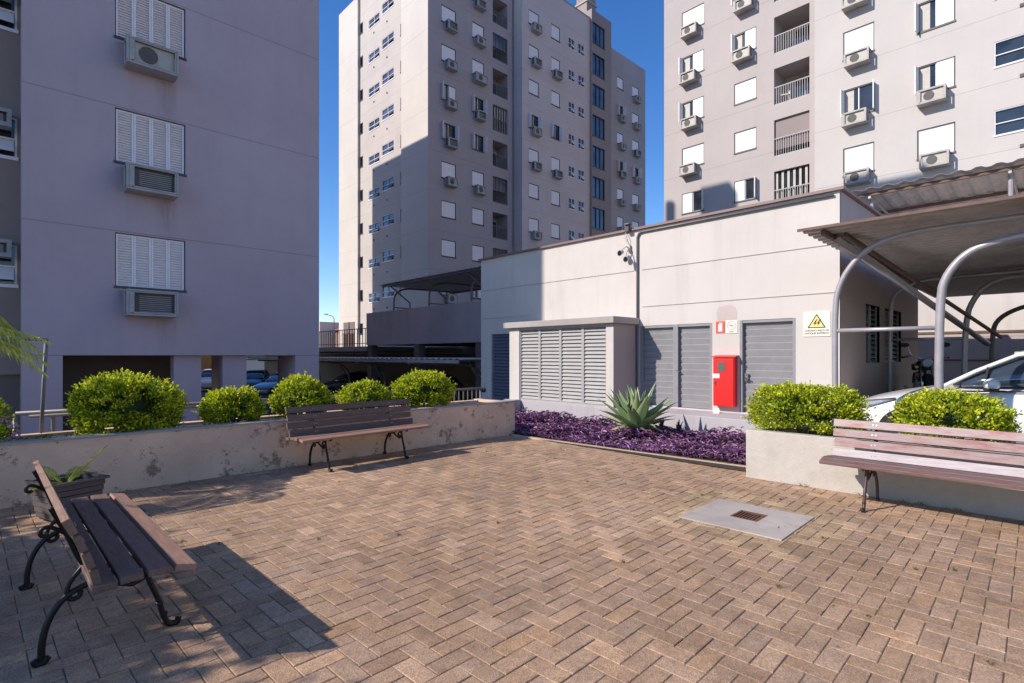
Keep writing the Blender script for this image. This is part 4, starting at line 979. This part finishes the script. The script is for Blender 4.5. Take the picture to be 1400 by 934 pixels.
# ================================================================== PLANTS
def bush(label, c, r, n, seed, ls=.034):
    q = np.random.default_rng(seed); c = np.array(c); r = np.array(r)
    t = thing('bush', label, 'bush', (float(c[0]), float(c[1]), float(c[2]-r[2]*.75)), 0, 'clipped bushes in the planters')
    K = 420; d = q.normal(size=(K, 3)); d /= np.linalg.norm(d, axis=1, keepdims=True); d[:, 2] = np.where(d[:, 2] < -.65, -d[:, 2], d[:, 2])
    lob = 1+.07*np.sin(d[:, 0]*4.1+seed)+.06*np.sin(d[:, 1]*5.3+2*seed)+.04*np.sin(d[:, 2]*6+seed*1.7)+q.normal(size=K)*.028
    cl = d*lob[:, None]*.95
    tone = q.uniform(.55, 1.25, K)
    k = q.integers(0, K, n); off = q.normal(size=(n, 3))*.068
    p = cl[k]+off; rad = np.linalg.norm(p, axis=1, keepdims=True)
    inner = q.random(n) < .18; p[inner] *= q.uniform(.72, .95, (inner.sum(), 1))
    pos = p*r*np.array([1, 1, 1])+np.array([0, 0, 0]); nd = p/rad
    up = nd*1.0+np.array([0, 0, .55])+q.normal(size=(n, 3))*.55; nrm = nd+q.normal(size=(n, 3))*.55
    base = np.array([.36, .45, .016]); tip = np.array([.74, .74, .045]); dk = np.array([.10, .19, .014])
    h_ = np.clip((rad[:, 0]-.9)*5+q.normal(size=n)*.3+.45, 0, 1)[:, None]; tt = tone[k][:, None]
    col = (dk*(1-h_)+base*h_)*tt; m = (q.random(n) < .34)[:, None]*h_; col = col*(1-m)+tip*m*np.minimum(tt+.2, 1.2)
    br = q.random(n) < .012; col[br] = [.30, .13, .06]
    # a few shoots that stick out
    ns = int(n*.012); ks = q.integers(0, n, ns); dd = nd[ks]; dd[:, 2] = np.abs(dd[:, 2])+.25; sh = []
    S = [pos]; U = [up]; N = [nrm]; CC = [col]
    for s_ in range(4):
        S.append(pos[ks]*1.0+dd*r*(.05+.035*s_)+q.normal(size=(ns, 3))*.006); U.append(dd+q.normal(size=(ns, 3))*.5); N.append(q.normal(size=(ns, 3))); CC.append(np.tile(tip*.95, (ns, 1)))
    pos = np.concatenate(S); n2 = len(pos)
    lo = t.location; pos = pos+c-np.array([lo.x, lo.y, lo.z])
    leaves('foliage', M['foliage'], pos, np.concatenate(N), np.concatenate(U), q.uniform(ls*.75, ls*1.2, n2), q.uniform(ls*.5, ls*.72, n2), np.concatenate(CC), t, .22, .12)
    core = MB(); core.ell((0, 0, float(r[2]*.75)), (r[0]*.5, r[1]*.5, r[2]*.5), 16, 10); co = core.build('dark_core', M['bush_core'], t, smooth=True)  # solid dark fill standing in for the shade inside the bush
    st = MB()
    for i in range(7):
        a = 2*PI*i/7; st.tube([(.04*math.cos(a), .04*math.sin(a), -.08), (.3*r[0]*math.cos(a), .3*r[1]*math.sin(a), .35*r[2]), (.6*r[0]*math.cos(a), .6*r[1]*math.sin(a), .8*r[2])], .012, 5)
    st.build('stem', M['bark'], t)
bush('largest round clipped green bush, left end of the peeling planter', (1.03, 7.25, .80), (.50, .41, .375), 19000, 3, .036)
bush('small clipped bush between the largest bush and the brown bench', (2.09, 7.25, .735), (.325, .32, .245), 10000, 5)
bush('clipped bush just above the left end of the brown bench', (2.96, 7.3, .78), (.385, .35, .30), 12000, 8)
bush('low clipped bush half hidden behind the brown bench back', (3.93, 7.32, .75), (.335, .33, .26), 10000, 11)
bush('round bright clipped bush above the right end of the brown bench', (4.94, 7.28, .80), (.54, .40, .31), 16500, 14)
bush('piece of a clipped bush cut by the left edge', (-.38, 7.25, .74), (.43, .4, .28), 8000, 17)
bush('wide clipped bush on the right planter beside the corner of the wall', (6.62, 2.10, .765), (.44, .58, .285), 15500, 21, .032)
bush('low wide clipped bush behind the back of the weathered bench', (6.64, .84, .765), (.42, .44, .27), 14000, 25, .032)

def purple_bed():
    q = np.random.default_rng(4); n = 15000
    y = q.uniform(2.66, 9.0, n); xe = 6.52+(6.67-y)*.075; xe = np.where(y > 6.67, 6.56, xe)
    x = xe+.0+np.abs(q.beta(1.1, 1.5, n))*(8.84-xe-.03)
    hgt = .09+.06*np.sin(x*3+y*2)+.05*np.sin(y*5.1+1)+.045*np.sin(x*7+y*9); hgt = np.clip(hgt, .06, .3)*np.clip((x-xe+.05)*4, .45, 1)
    hgt += .04*np.exp(-((x-8.3)**2+(y-8.3)**2)/.8)
    z = .02+hgt*np.sqrt(q.random(n))
    a = q.uniform(0, 2*PI, n); el = q.uniform(-.15, .95, n)
    up = np.stack([np.cos(a)*np.cos(el), np.sin(a)*np.cos(el), np.sin(el)], 1); nrm = np.array([0, 0, 1.])+q.normal(size=(n, 3))*.35
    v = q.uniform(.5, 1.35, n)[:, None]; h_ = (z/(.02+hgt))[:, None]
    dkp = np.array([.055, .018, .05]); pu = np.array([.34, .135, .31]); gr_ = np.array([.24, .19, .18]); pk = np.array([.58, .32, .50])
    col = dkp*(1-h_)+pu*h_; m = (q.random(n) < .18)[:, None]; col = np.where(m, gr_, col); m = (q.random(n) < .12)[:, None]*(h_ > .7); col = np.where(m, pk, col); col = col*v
    ok = (x-7.7)**2+(y-5.06)**2 > .10**2
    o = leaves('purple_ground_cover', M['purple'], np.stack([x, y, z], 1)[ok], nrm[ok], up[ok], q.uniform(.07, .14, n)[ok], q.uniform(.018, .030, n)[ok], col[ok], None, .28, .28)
    tag(o, 'purple strap-leaved ground cover filling the long flower bed', 'ground cover', kind='stuff')
purple_bed()

def agave():
    t = thing('agave', 'large grey-green agave rosette rising from the purple flower bed', 'agave', (7.7, 5.06, .02))
    q = random.Random(3); mb = MB()
    n = 46
    for i in range(n):
        f = i/(n-1); az = i*2.399+q.uniform(-.2, .2); el = R(84-60*f**.8+q.uniform(-6, 6)); L = (.62+.25*math.sin(f*PI)+q.uniform(-.05, .07))*1.06; W = .05+.018*math.sin(f*PI)
        droop = (.03+.35*f*f)*L*q.uniform(.5, 1.2)
        if i > n-4: droop = L*.75; L *= 1.05
        hd = Vector((math.cos(az), math.sin(az), 0)); sd = Vector((-math.sin(az), math.cos(az), 0)); rings = []
        g0 = q.uniform(.8, 1.15); col = (.27*g0, .37*g0, .17*g0) if i % 4 else (.38*g0, .45*g0, .22*g0)
        if i > n-4: col = (.42, .38, .15)
        S = 9
        for k in range(S+1):
            s_ = k/S; wv = W*(1.0-.35*math.exp(-8*s_))*max(.02, (1-s_**3.2))*(1+.55*math.sin(PI*min(1, s_*1.35)))
            c = hd*(L*s_*math.cos(el))+Vector((0, 0, .1+L*s_*math.sin(el)-droop*s_**2.4)); 
            upv = (Vector((0, 0, 1))*math.cos(el)-hd*math.sin(el)); th_ = .013*(1-s_)+.002
            rings.append([c-sd*wv+upv*wv*.35, c-sd*wv*.45+upv*.0, c+sd*wv*.45+upv*.0, c+sd*wv+upv*wv*.35, c+sd*wv*.4-upv*th_, c-sd*wv*.4-upv*th_])
        mb.loft(rings, True, True, col)
    o = mb.build('leaves', M['agave'], t); smooth_angle(o, 50)
    b = MB(); b.ell((0, 0, .06), (.11, .11, .14), 12, 8); b.build('base', M['bark'], t, smooth=True)
agave()
# a few darker, greener straps beside the agave
def tuft(name, label, cat, loc, n, L, W, seed, c0, spread=.9, zup=.5, parent=None):
    t = thing(name, label, cat, loc); q = random.Random(seed); mb = MB()
    for i in range(n):
        az = q.uniform(0, 2*PI); el = q.uniform(.35, 1.35)*zup*1.6; l = L*q.uniform(.6, 1.15); hd = Vector((math.cos(az), math.sin(az), 0)); sd = Vector((-math.sin(az), math.cos(az), 0)); v = q.uniform(.6, 1.3); rings = []
        for k in range(6):
            s_ = k/5; c = hd*(l*s_*math.cos(el)*spread)+Vector((0, 0, l*s_*math.sin(el)-l*.45*s_**2.3)); wv = W*max(.05, 1-s_**2); rings.append([c-sd*wv, c+Vector((0, 0, -wv*.4)), c+sd*wv])
        mb.loft(rings, False, False, tuple(x*v for x in c0))
    mb.build('leaves', M['agave'], t); return t
tuft('strap_plant', 'dark strap-leaved plant just right of the agave', 'plant', (8.15, 4.55, .08), 34, .42, .018, 5, (.10, .035, .07), .8, .75)
tuft('strap_plant', 'small dark purple tuft by the ledge left of the red cabinet', 'plant', (8.3, 4.95, .1), 22, .38, .02, 9, (.09, .04, .09), .6, .9)

# planter box with a seedling palm behind the near bench
t = thing('planter_box', 'square brown slatted planter box behind the near left bench', 'planter box', (.42, 5.98, 0), R(20)); t.scale = (.95, .95, .84)
pbx = MB(); s0, s1 = .155, .205
for i in range(6):
    z0 = .04+i*.058; f_ = z0/.4; a = s0+(s1-s0)*f_
    for k in range(4):
        ang = k*PI/2; cx_, sx_ = math.cos(ang), math.sin(ang); v = random.uniform(.8, 1.2)
        pbx.obox((cx_*a, sx_*a, z0+.026), (cx_*.010, sx_*.010, 0), (-sx_*a, cx_*a, 0), (0, 0, .025), (v, v, v))
pbx.build('slat_wall', M['box_wood'], t, bevel=.002)
pbx = MB()
for k in range(4):
    ang = k*PI/2; cx_, sx_ = math.cos(ang), math.sin(ang); pbx.obox((cx_*(s1+.005), sx_*(s1+.005), .40), (cx_*.022, sx_*.022, 0), (-sx_*(s1+.02), cx_*(s1+.02), 0), (0, 0, .011), (1.1, 1.1, 1.1))
pbx.build('rim', M['box_wood'], t); pbx = MB(); pbx.box(-.15, .15, -.15, .15, .02, .34); pbx.build('soil', M['soil'], t)
def frond(mb, base, az, L, rise, droop, nl, ll, q, col, hang=.5):
    hd = Vector((math.cos(az), math.sin(az), 0)); sd = Vector((-math.sin(az), math.cos(az), 0)); pts = []
    for k in range(13):
        s_ = k/12; pts.append(Vector(base)+hd*(L*s_*(1-.18*s_))+Vector((0, 0, rise*s_-droop*s_*s_)))
    mb.tube(pts, [.009*(1-.7*k/12)+.002 for k in range(13)], 5, True, 1, tuple(x*1.2 for x in col))
    for i in range(nl):
        s_ = .18+.82*i/nl; k = min(11, int(s_*12)); p = pts[k].lerp(pts[k+1], s_*12-k); d = (pts[k+1]-pts[k]).normalized(); l = ll*math.sin(PI*(.15+.8*s_))*q.uniform(.85, 1.1)
        for sg in (-1, 1):
            v = q.uniform(.7, 1.25); o_ = (sd*sg*.8+d*.65+Vector((0, 0, .25))).normalized(); tipv = p+o_*l*.9+Vector((0, 0, -hang*l)); mid = p+o_*l*.5+Vector((0, 0, -.06*l)); wv = d*ll*.045
            c = tuple(x*v for x in col); mb.q([p, mid-wv, tipv, mid+wv], c)
t = thing('small_palm', 'small yellow-green palm seedling growing in the slatted planter box', 'palm', (.40, 5.95, .28)); mb = MB(); q = random.Random(2)
for az, L, rise, dr in ((1.0, .30, .20, .12), (2.4, .25, .22, .1), (-.3, .36, .36, .1), (4.0, .26, .16, .14), (3.1, .3, .1, .14), (5.1, .2, .12, .1)): frond(mb, (0, 0, 0), az, L, rise*1.2, dr, 16, .13, q, (.42, .46, .05), .25)
mb.build('fronds', M['foliage'], t)
# palm at the left edge and its crown
t = thing('palm', 'palm fronds hanging in from the left edge above the planter', 'palm', (-.78, 7.22, .5)); mb = MB(); q = random.Random(6)
for i in range(17):
    az = i*2*PI/17*1.0+q.uniform(-.15, .15); frond(mb, (0, 0, 1.28), az, q.uniform(.9, 1.2), q.uniform(.15, .7), q.uniform(.45, 1.0), 26, .30, q, (.30, .34, .06), .55)
for az, r_, d_ in ((-.05, .12, .30), (.18, .02, .55), (-.35, .2, .5), (-.15, .0, .42)): frond(mb, (0, 0, 1.2), az, 1.42, r_, d_, 26, .27, q, (.55, .58, .12), .6)
mb.build('fronds', M['foliage'], t)
tk = MB(); tk.tube([(0, 0, 0), (.02, 0, .6), (0, 0, 1.3)], [.07, .06, .05], 10); tk.build('trunk', M['bark'], t, smooth=True)
# orchid flowers
t = thing('orchid', 'pale pink orchid flowers on thin stems at the left edge', 'flower', (.06, 7.1, .53)); mb = MB(); q = random.Random(5)
st = MB()
for (x, z) in ((.03, .20), (.06, .12), (-.03, .26), (.10, .05), (.02, .06)):
    st.tube([(0, 0, 0), (x*.5, -.01, z*.6), (x, -.02, z)], .003, 4)
    for k in range(5):
        a = 2*PI*k/5+q.random(); v = q.uniform(.8, 1.15); mb.q([(x, -.03, z), (x+.028*math.cos(a-.4), -.035, z+.028*math.sin(a-.4)), (x+.045*math.cos(a), -.05, z+.045*math.sin(a)), (x+.028*math.cos(a+.4), -.035, z+.028*math.sin(a+.4))], (.72*v, .38*v, .52*v))
mb.build('petals', M['petal'], t); st.build('stem', M['bark'], t)
# weeds in the soil strip of the planter
def sprigs():
    q = np.random.default_rng(9); n = 900; c = q.integers(0, 26, n); cx = q.uniform(-.2, 6.3, 26); cx[:5] = (1.75, 2.5, 3.45, .3, 5.6); px_ = cx[c]+q.normal(size=n)*.05
    py_ = 6.78+(px_-1.5)*.018+.19+np.abs(q.normal(size=n))*.05; pz = .56+np.abs(q.normal(size=n))*.03
    up = q.normal(size=(n, 3))+np.array([0, 0, 1.3]); col = np.array([.09, .13, .02])*q.uniform(.5, 1.5, (n, 1))
    o = leaves('planter_weeds', M['foliage'], np.stack([px_, py_, pz], 1), q.normal(size=(n, 3)), up, .035, .012, col); tag(o, 'small weeds along the soil behind the planter edge', 'weeds', kind='stuff')
sprigs()
# small fallen leaves and grit on the paving
def litter():
    q = np.random.default_rng(12); n = 420; x = q.uniform(.6, 6.3, n); y = q.uniform(-.4, 6.6, n)
    col = np.array([[.42, .36, .28], [.10, .13, .03], [.20, .12, .06], [.6, .56, .5]])[q.integers(0, 4, n)]*q.uniform(.6, 1.1, (n, 1))
    up = q.normal(size=(n, 3))*np.array([1, 1, .05]); nrm = np.array([0, 0, 1.])+q.normal(size=(n, 3))*.2
    L = q.uniform(.005, .015, n)
    o = leaves('leaf_litter', M['foliage'], np.stack([x, y, np.full(n, .005)], 1), nrm, up, L, L*.6, col, None, .1, .1); tag(o, 'tiny leaves and grit scattered over the paving', 'litter', kind='stuff')
litter()
# tree left of the frame whose shade falls over the near left corner
def shade_tree(c, r, n, seed):
    q = np.random.default_rng(seed); t = thing('tree', 'leafy tree outside the left edge shading the corner', 'tree', (c[0], c[1], 0)); K = 190
    d = q.normal(size=(K, 3)); d /= np.linalg.norm(d, axis=1, keepdims=True); cl = d*q.uniform(.35, .95, (K, 1))*np.array(r)
    k = q.integers(0, K, n); pos = cl[k]+q.normal(size=(n, 3))*.17; pos[:, 2] += c[2]
    col = np.array([.07, .12, .02])*q.uniform(.5, 1.6, (n, 1))
    leaves('crown', M['foliage'], pos, q.normal(size=(n, 3)), q.normal(size=(n, 3)), q.uniform(.09, .15, n), q.uniform(.05, .08, n), col, t, .2, .2)
    tr = MB(); tr.tube([(0, 0, -.1), (.05, 0, .7), (0, .05, 1.5), (.1, 0, c[2])], [.11, .09, .07, .03], 9)
    for i in range(6):
        a = i*1.05; tr.tube([(0, 0, 1.0+.15*i), (.5*math.cos(a), .9*math.sin(a), c[2]-.3), (.8*r[0]*math.cos(a), .8*r[1]*math.sin(a), c[2]+.1)], [.05, .03, .012], 6)
    tr.build('trunk', M['bark'], t, smooth=True)
shade_tree((-4.5, 5.6, 2.5), (1.2, 3.0, 1.1), 42000, 31)

# ================================================================== VEHICLES
def paintm(name, col, rough=.25, metal=0.):
    m, t, b = nmat(name); b.inputs['Base Color'].default_value = rgb(col); b.inputs['Roughness'].default_value = rough; b.inputs['Metallic'].default_value = metal; b.inputs['Coat Weight'].default_value = .6; b.inputs['Coat Roughness'].default_value = .05; return m
M['car_white'] = paintm('white_car_paint', (.78, .77, .76)); M['car_black'] = paintm('black_car_paint', (.012, .012, .014)); M['car_blue'] = paintm('blue_grey_car_paint', (.06, .10, .20), .3, .4)
M['car_silver'] = paintm('grey_car_paint', (.16, .15, .155), .3, .5); M['lens'] = paintm('headlight_lens', (.30, .32, .36), .08); M['taillight'] = paintm('tail_light', (.4, .01, .01), .2); M['interior'] = paint('car_interior', (.02, .02, .022), .8)
M['carglass'] = paintm('car_window_glass', (.035, .05, .075), .05)
def car(label, loc, rz, paint_, name='parked_car'):
    t = thing(name, label, 'car', loc, rz)
    ST = [(2.02, .50, .30, .42, .56, .58), (1.96, .66, .24, .45, .62, .655), (1.78, .78, .21, .5, .70, .76), (1.45, .84, .20, .56, .78, .86), (1.05, .865, .20, .6, .845, .945), (.74, .87, .20, .62, .90, 1.0), (.2, .872, .20, .64, .935, 1.0), (-.6, .872, .20, .66, .955, 1.0), (-1.3, .868, .22, .68, .975, 1.01), (-1.7, .84, .26, .68, .98, 1.0), (-1.9, .78, .34, .66, .93, .96), (-1.98, .66, .42, .62, .86, .88)]
    rings = []
    for x, w_, zs, zm, zb, zt in ST:
        half = [(w_*.86, zs), (w_*.97, zs+.1), (w_, zm-.1), (w_, zm+.06), (w_*.985, zb-.04), (w_*.94, zb), (w_*.72, (zb+zt)/2+.012), (w_*.36, zt)]
        rings.append([(x, y, z) for y, z in half]+[(x, -y, z) for y, z in half[::-1]])
    b = MB(); b.loft(rings); body = b.build('body', M[paint_], t, smooth=True, sub=2)
    G_ = [(.80, .70, .98, .66, 1.0), (.50, .765, .965, .63, 1.20), (.12, .80, .965, .585, 1.40), (-.35, .80, .97, .60, 1.475), (-1.0, .79, .985, .59, 1.46), (-1.5, .75, 1.0, .56, 1.38), (-1.80, .70, 1.0, .60, 1.12), (-1.86, .68, 1.0, .62, 1.02)]
    b = MB(); b.loft([[(x, wb, zb-.05), (x, wb*.93+wr*.07+.01, zb+(zr-zb)*.35), (x, wr, zr-.02), (x, wr*.6, zr), (x, -wr*.6, zr), (x, -wr, zr-.02), (x, -wb*.93-wr*.07-.01, zb+(zr-zb)*.35), (x, -wb, zb-.05)] for x, wb, zb, wr, zr in G_]); b.build('glasshouse', M['carglass'], t, smooth=True, sub=1)
    rf = [g_ for g_ in G_ if -1.55 < g_[0] < .2]
    b = MB(); b.loft([[(x, wr+.012, zr-.035), (x, wr*.95, zr+.012), (x, wr*.5, zr+.03), (x, -wr*.5, zr+.03), (x, -wr*.95, zr+.012), (x, -wr-.012, zr-.035)] for x, wb, zb, wr, zr in rf], False, False); ro = b.build('roof', M[paint_], t, smooth=True)
    so2 = ro.modifiers.new('s', 'SOLIDIFY'); so2.thickness = .02
    for sg in (-1, 1):
        b = MB(); b.tube([(.86, sg*.735, .965), (.50, sg*.705, 1.19), (.10, sg*.61, 1.40), (-.3, sg*.61, 1.465)], .026, 8); b.build('pillar', M[paint_], t, smooth=True)
        b = MB(); b.bar((-.35, sg*.83, .97), (-.42, sg*.625, 1.45), .07, .02, (1, 0, 0)); b.bar((.42, sg*.815, .95), (.38, sg*.70, 1.24), .035, .02, (1, 0, 0)); b.build('pillar', M['interior' if sg else paint_], t)
        b = MB(); b.bar((.72, sg*.868, .925), (-1.5, sg*.862, .985), .012, .02); b.build('belt_trim', M['interior'], t)
        m_ = MB(); m_.ell((.34, sg*1.0, 1.03), (.085, .13, .078), 14, 9); mo = m_.build('wing_mirror', M[paint_], t, smooth=True)
        m_ = MB(); m_.bar((.36, sg*.85, .945), (.35, sg*.93, .975), .06, .04); m_.ell((.345, sg*.995, .968), (.08, .115, .034), 12, 6); m_.build('mirror_base', M['interior'], mo)
        h_ = MB(); h_.loft([[(1.93, sg*.50, .60), (1.93, sg*.52, .67), (1.90, sg*.64, .685), (1.92, sg*.66, .60)], [(1.72, sg*.70, .66), (1.70, sg*.70, .745), (1.62, sg*.795, .725), (1.72, sg*.80, .635)], [(1.38, sg*.805, .785), (1.36, sg*.80, .80), (1.36, sg*.83, .785), (1.38, sg*.845, .765)]]); h_.build('headlight', M['lens'], t, smooth=True)
        h_ = MB(); h_.loft([[(-1.9, sg*.60, .80), (-1.93, sg*.60, .95), (-1.83, sg*.78, .97), (-1.85, sg*.80, .80)], [(-1.6, sg*.82, .88), (-1.6, sg*.82, .96), (-1.55, sg*.862, .96), (-1.55, sg*.868, .88)]]); h_.build('tail_light', M['taillight'], t)
        for xx in (1.22, -1.28):
            ar = MB(); ar.disc((xx, sg*.80, .31), (0, 1, 0), .355, .155, 28); ar.build('wheel_arch', M['black'], t)
            ty = MB(); ty.disc((xx, sg*.80, .30), (0, 1, 0), .30, .19, 28); wh = ty.build('wheel', M['black'], t, bevel=.02)
            rm = MB(); rm.disc((xx, sg*.902, .30), (0, 1, 0), .195, .012, 24)
            for k in range(5): a = 2*PI*k/5; rm.bar((xx, sg*.912, .30), (xx+.18*math.cos(a), sg*.912, .30+.18*math.sin(a)), .05, .02, (0, 1, 0))
            rm.build('rim', M['chrome'], wh)
        hd_ = MB(); hd_.bar((-.2, sg*.885, .82), (-.4, sg*.885, .825), .025, .03); hd_.build('door_handle', M[paint_], t)
    gr_ = MB(); gr_.box(1.90, 1.985, -.42, .42, .30, .44); gr_.build('grille', M['interior'], t, bevel=.01)
    return t
car('white hatchback parked under the bent-pipe carport behind the right planter', (10.12, .46, 0), R(94), 'car_white')
car('black car seen through the garage opening beneath the near tower', (12.6, 38.6, -1.12), R(-120), 'car_black')
car('blue-grey car right of the black one in the garage opening', (12.4, 33.2, -1.12), R(-150), 'car_blue')
car('white car glimpsed in the narrow gap between two garage pillars', (11.2, 43.4, -1.12), R(-120), 'car_white')
car('grey car in deep shade under the low dark carport', (15.6, 31.0, -1.12), R(165), 'car_silver')
car('dark car in the shaded lower garage behind the round bush', (16.5, 24.0, -1.12), R(170), 'car_silver')

def motorcycle():
    t = thing('motorcycle', 'dark motorcycle with chrome parts parked by the side wall beyond the white car', 'motorcycle', (13.0, 2.05, .38), R(196))
    for x in (.66, -.66):
        wv = MB(); n = 24; rings = [[(x+(.29+.045*math.cos(a))*math.cos(2*PI*i/n), .045*math.sin(a), .31+(.29+.045*math.cos(a))*math.sin(2*PI*i/n)) for a in [2*PI*k/8 for k in range(8)]] for i in range(n+1)]
        wv.loft(rings, True, False); wo = wv.build('wheel', M['black'], t, smooth=True)
        s_ = MB(); [s_.tube([(x, 0, .31), (x+.27*math.cos(k*PI/5), 0, .31+.27*math.sin(k*PI/5))], .006, 4) for k in range(10)]; s_.disc((x, 0, .31), (0, 1, 0), .06, .08, 12); s_.build('spokes', M['chrome'], wo)
        fe = MB(); fe.loft([[(x+.36*math.cos(a), -.06, .31+.36*math.sin(a)), (x+.375*math.cos(a), 0, .31+.375*math.sin(a)), (x+.36*math.cos(a), .06, .31+.36*math.sin(a))] for a in [R(20+14*k) for k in range(11)]], False, False); fe.build('mudguard', M['black'], t, smooth=True)
    f = MB()
    for y in (-.08, .08): f.tube([(.66, y, .31), (.42, y, .86)], .022, 8)
    f.build('fork', M['chrome'], t, smooth=True)
    f = MB(); f.tube([(.36, 0, .82), (-.1, 0, .70), (-.5, 0, .68), (-.66, 0, .31)], .025, 7); f.tube([(.36, 0, .78), (.15, 0, .30), (-.25, 0, .28), (-.66, 0, .31)], .022, 7); f.build('frame', M['black'], t, smooth=True)
    f = MB(); f.ell((.12, 0, .82), (.25, .14, .12), 14, 9); f.build('tank', M['car_black'], t, smooth=True)
    f = MB(); f.loft([[(x, -w_, z-.05), (x, -w_, z), (x, 0, z+.025), (x, w_, z), (x, w_, z-.05)] for x, w_, z in ((-.08, .09, .80), (-.3, .13, .77), (-.5, .12, .80), (-.78, .09, .84))]); f.build('seat', M['black'], t, smooth=True)
    f = MB(); f.box(-.15, .2, -.13, .13, .32, .52); f.build('engine', M['pipe'], t, bevel=.03); f = MB(); [f.box(.0, .17, -.12, .12, .53+.03*k, .545+.03*k) for k in range(5)]; f.build('cylinder_fins', M['chrome'], t)
    f = MB(); f.tube([(.1, -.16, .38), (-.3, -.17, .30), (-.85, -.18, .36)], [.02, .03, .04], 10); f.build('exhaust', M['chrome'], t, smooth=True)
    f = MB(); f.tube(smoothpath([(.26, -.36, .98), (.36, -.22, 1.02), (.41, 0, .94), (.36, .22, 1.02), (.26, .36, .98)]), .013, 8); hb_ = f.build('handlebar', M['chrome'], t, smooth=True)
    f = MB(); [f.tube([(.26, s_*.36, .98), (.31, s_*.26, 1.005)], .019, 8) for s_ in (-1, 1)]; f.build('grip', M['black'], hb_)
    f = MB(); f.ell((.50, 0, .88), (.09, .09, .09), 14, 9); f.build('headlight', M['chrome'], t, smooth=True); f = MB(); f.disc((.585, 0, .88), (1, 0, 0), .07, .02, 16); f.build('headlight_lens', M['lens'], t)
    for s_ in (-1, 1):
        f = MB(); f.tube([(.33, s_*.2, 1.01), (.30, s_*.28, 1.2)], .006, 6); mo = f.build('mirror_stalk', M['chrome'], t)
        f = MB(); f.ell((.30, s_*.31, 1.22), (.018, .07, .045), 12, 7); f.build('mirror', M['black'], mo, smooth=True)
        f = MB(); f.ell((.50, s_*.15, .80), (.03, .03, .025), 8, 6); f.build('indicator', M['yellow'], t, smooth=True)
motorcycle()

# drip stains below the covers on the near tower: thin weathered film on the wall
def stain_mat():
    m, t, b = nmat('drip_stain'); P = objco(t, (9, 1, 1.1)); tc = t.nodes.new('ShaderNodeTexCoord'); sp = t.nodes.new('ShaderNodeSeparateXYZ'); t.links.new(tc.outputs['Generated'], sp.inputs[0])
    ex = math_(t, 'MULTIPLY', math_(t, 'MULTIPLY', sp.outputs[0], math_(t, 'SUBTRACT', 1.0, sp.outputs[0])), 4.0)
    a = math_(t, 'MULTIPLY', math_(t, 'MULTIPLY', ex, math_(t, 'POWER', sp.outputs[2], 1.4)), ramp(t, noise(t, 1.6, 6, .7, P), [(.35, 0.), (.65, .3)]))
    b.inputs['Base Color'].default_value = (.14, .10, .10, 1); b.inputs['Roughness'].default_value = .95
    t.links.new(a, b.inputs['Alpha']); return m
M['drip'] = stain_mat()
def drip(parent, x, y, z1, w_, h_):
    m = MB(); l = parent.location; m.q([(x-l.x, y-l.y, z1-h_-l.z), (x+w_-l.x, y-l.y, z1-h_-l.z), (x+w_-l.x, y-l.y, z1-l.z), (x-l.x, y-l.y, z1-l.z)]); m.build('drip_stain', M['drip'], parent)
LT = [o for o in bpy.data.objects if o.get('label', '').startswith('shaded mauve')][0]
for k in range(3):
    z = 2.24+2.755*k; drip(LT, 2.55, 14.596, z, .5, 1.0+.3*k); drip(LT, 1.8, 14.5955, z+.6, .35, .7)
# weeds at wall bases and in a few joints
def joint_weeds():
    q = np.random.default_rng(19); C_ = []
    for i in range(34): x = q.uniform(.3, 6.2); C_.append((x, 6.74+(x-1.5)*.018, .05))
    for i in range(16): y = q.uniform(-.6, 2.5); C_.append((6.20+(2.62-y)*.026, y, .04))
    for i in range(40): C_.append((q.uniform(.5, 6.2), q.uniform(.2, 6.4), .018))
    C_ = np.array(C_); n = 1500; k = q.integers(0, len(C_), n); sp_ = C_[k, 2:3]
    pos = np.concatenate([C_[k, :2]+q.normal(size=(n, 2))*sp_*.45, np.abs(q.normal(size=(n, 1)))*sp_*.35+.002], 1)
    up = q.normal(size=(n, 3))*.8+np.array([0, 0, .9]); col = np.array([.13, .17, .03])*q.uniform(.5, 1.4, (n, 1))
    o = leaves('joint_weeds', M['foliage'], pos, q.normal(size=(n, 3)), up, q.uniform(.008, .022, n), .005, col); tag(o, 'tiny weeds in the paving joints and along the wall bases', 'weeds', kind='stuff')
joint_weeds()
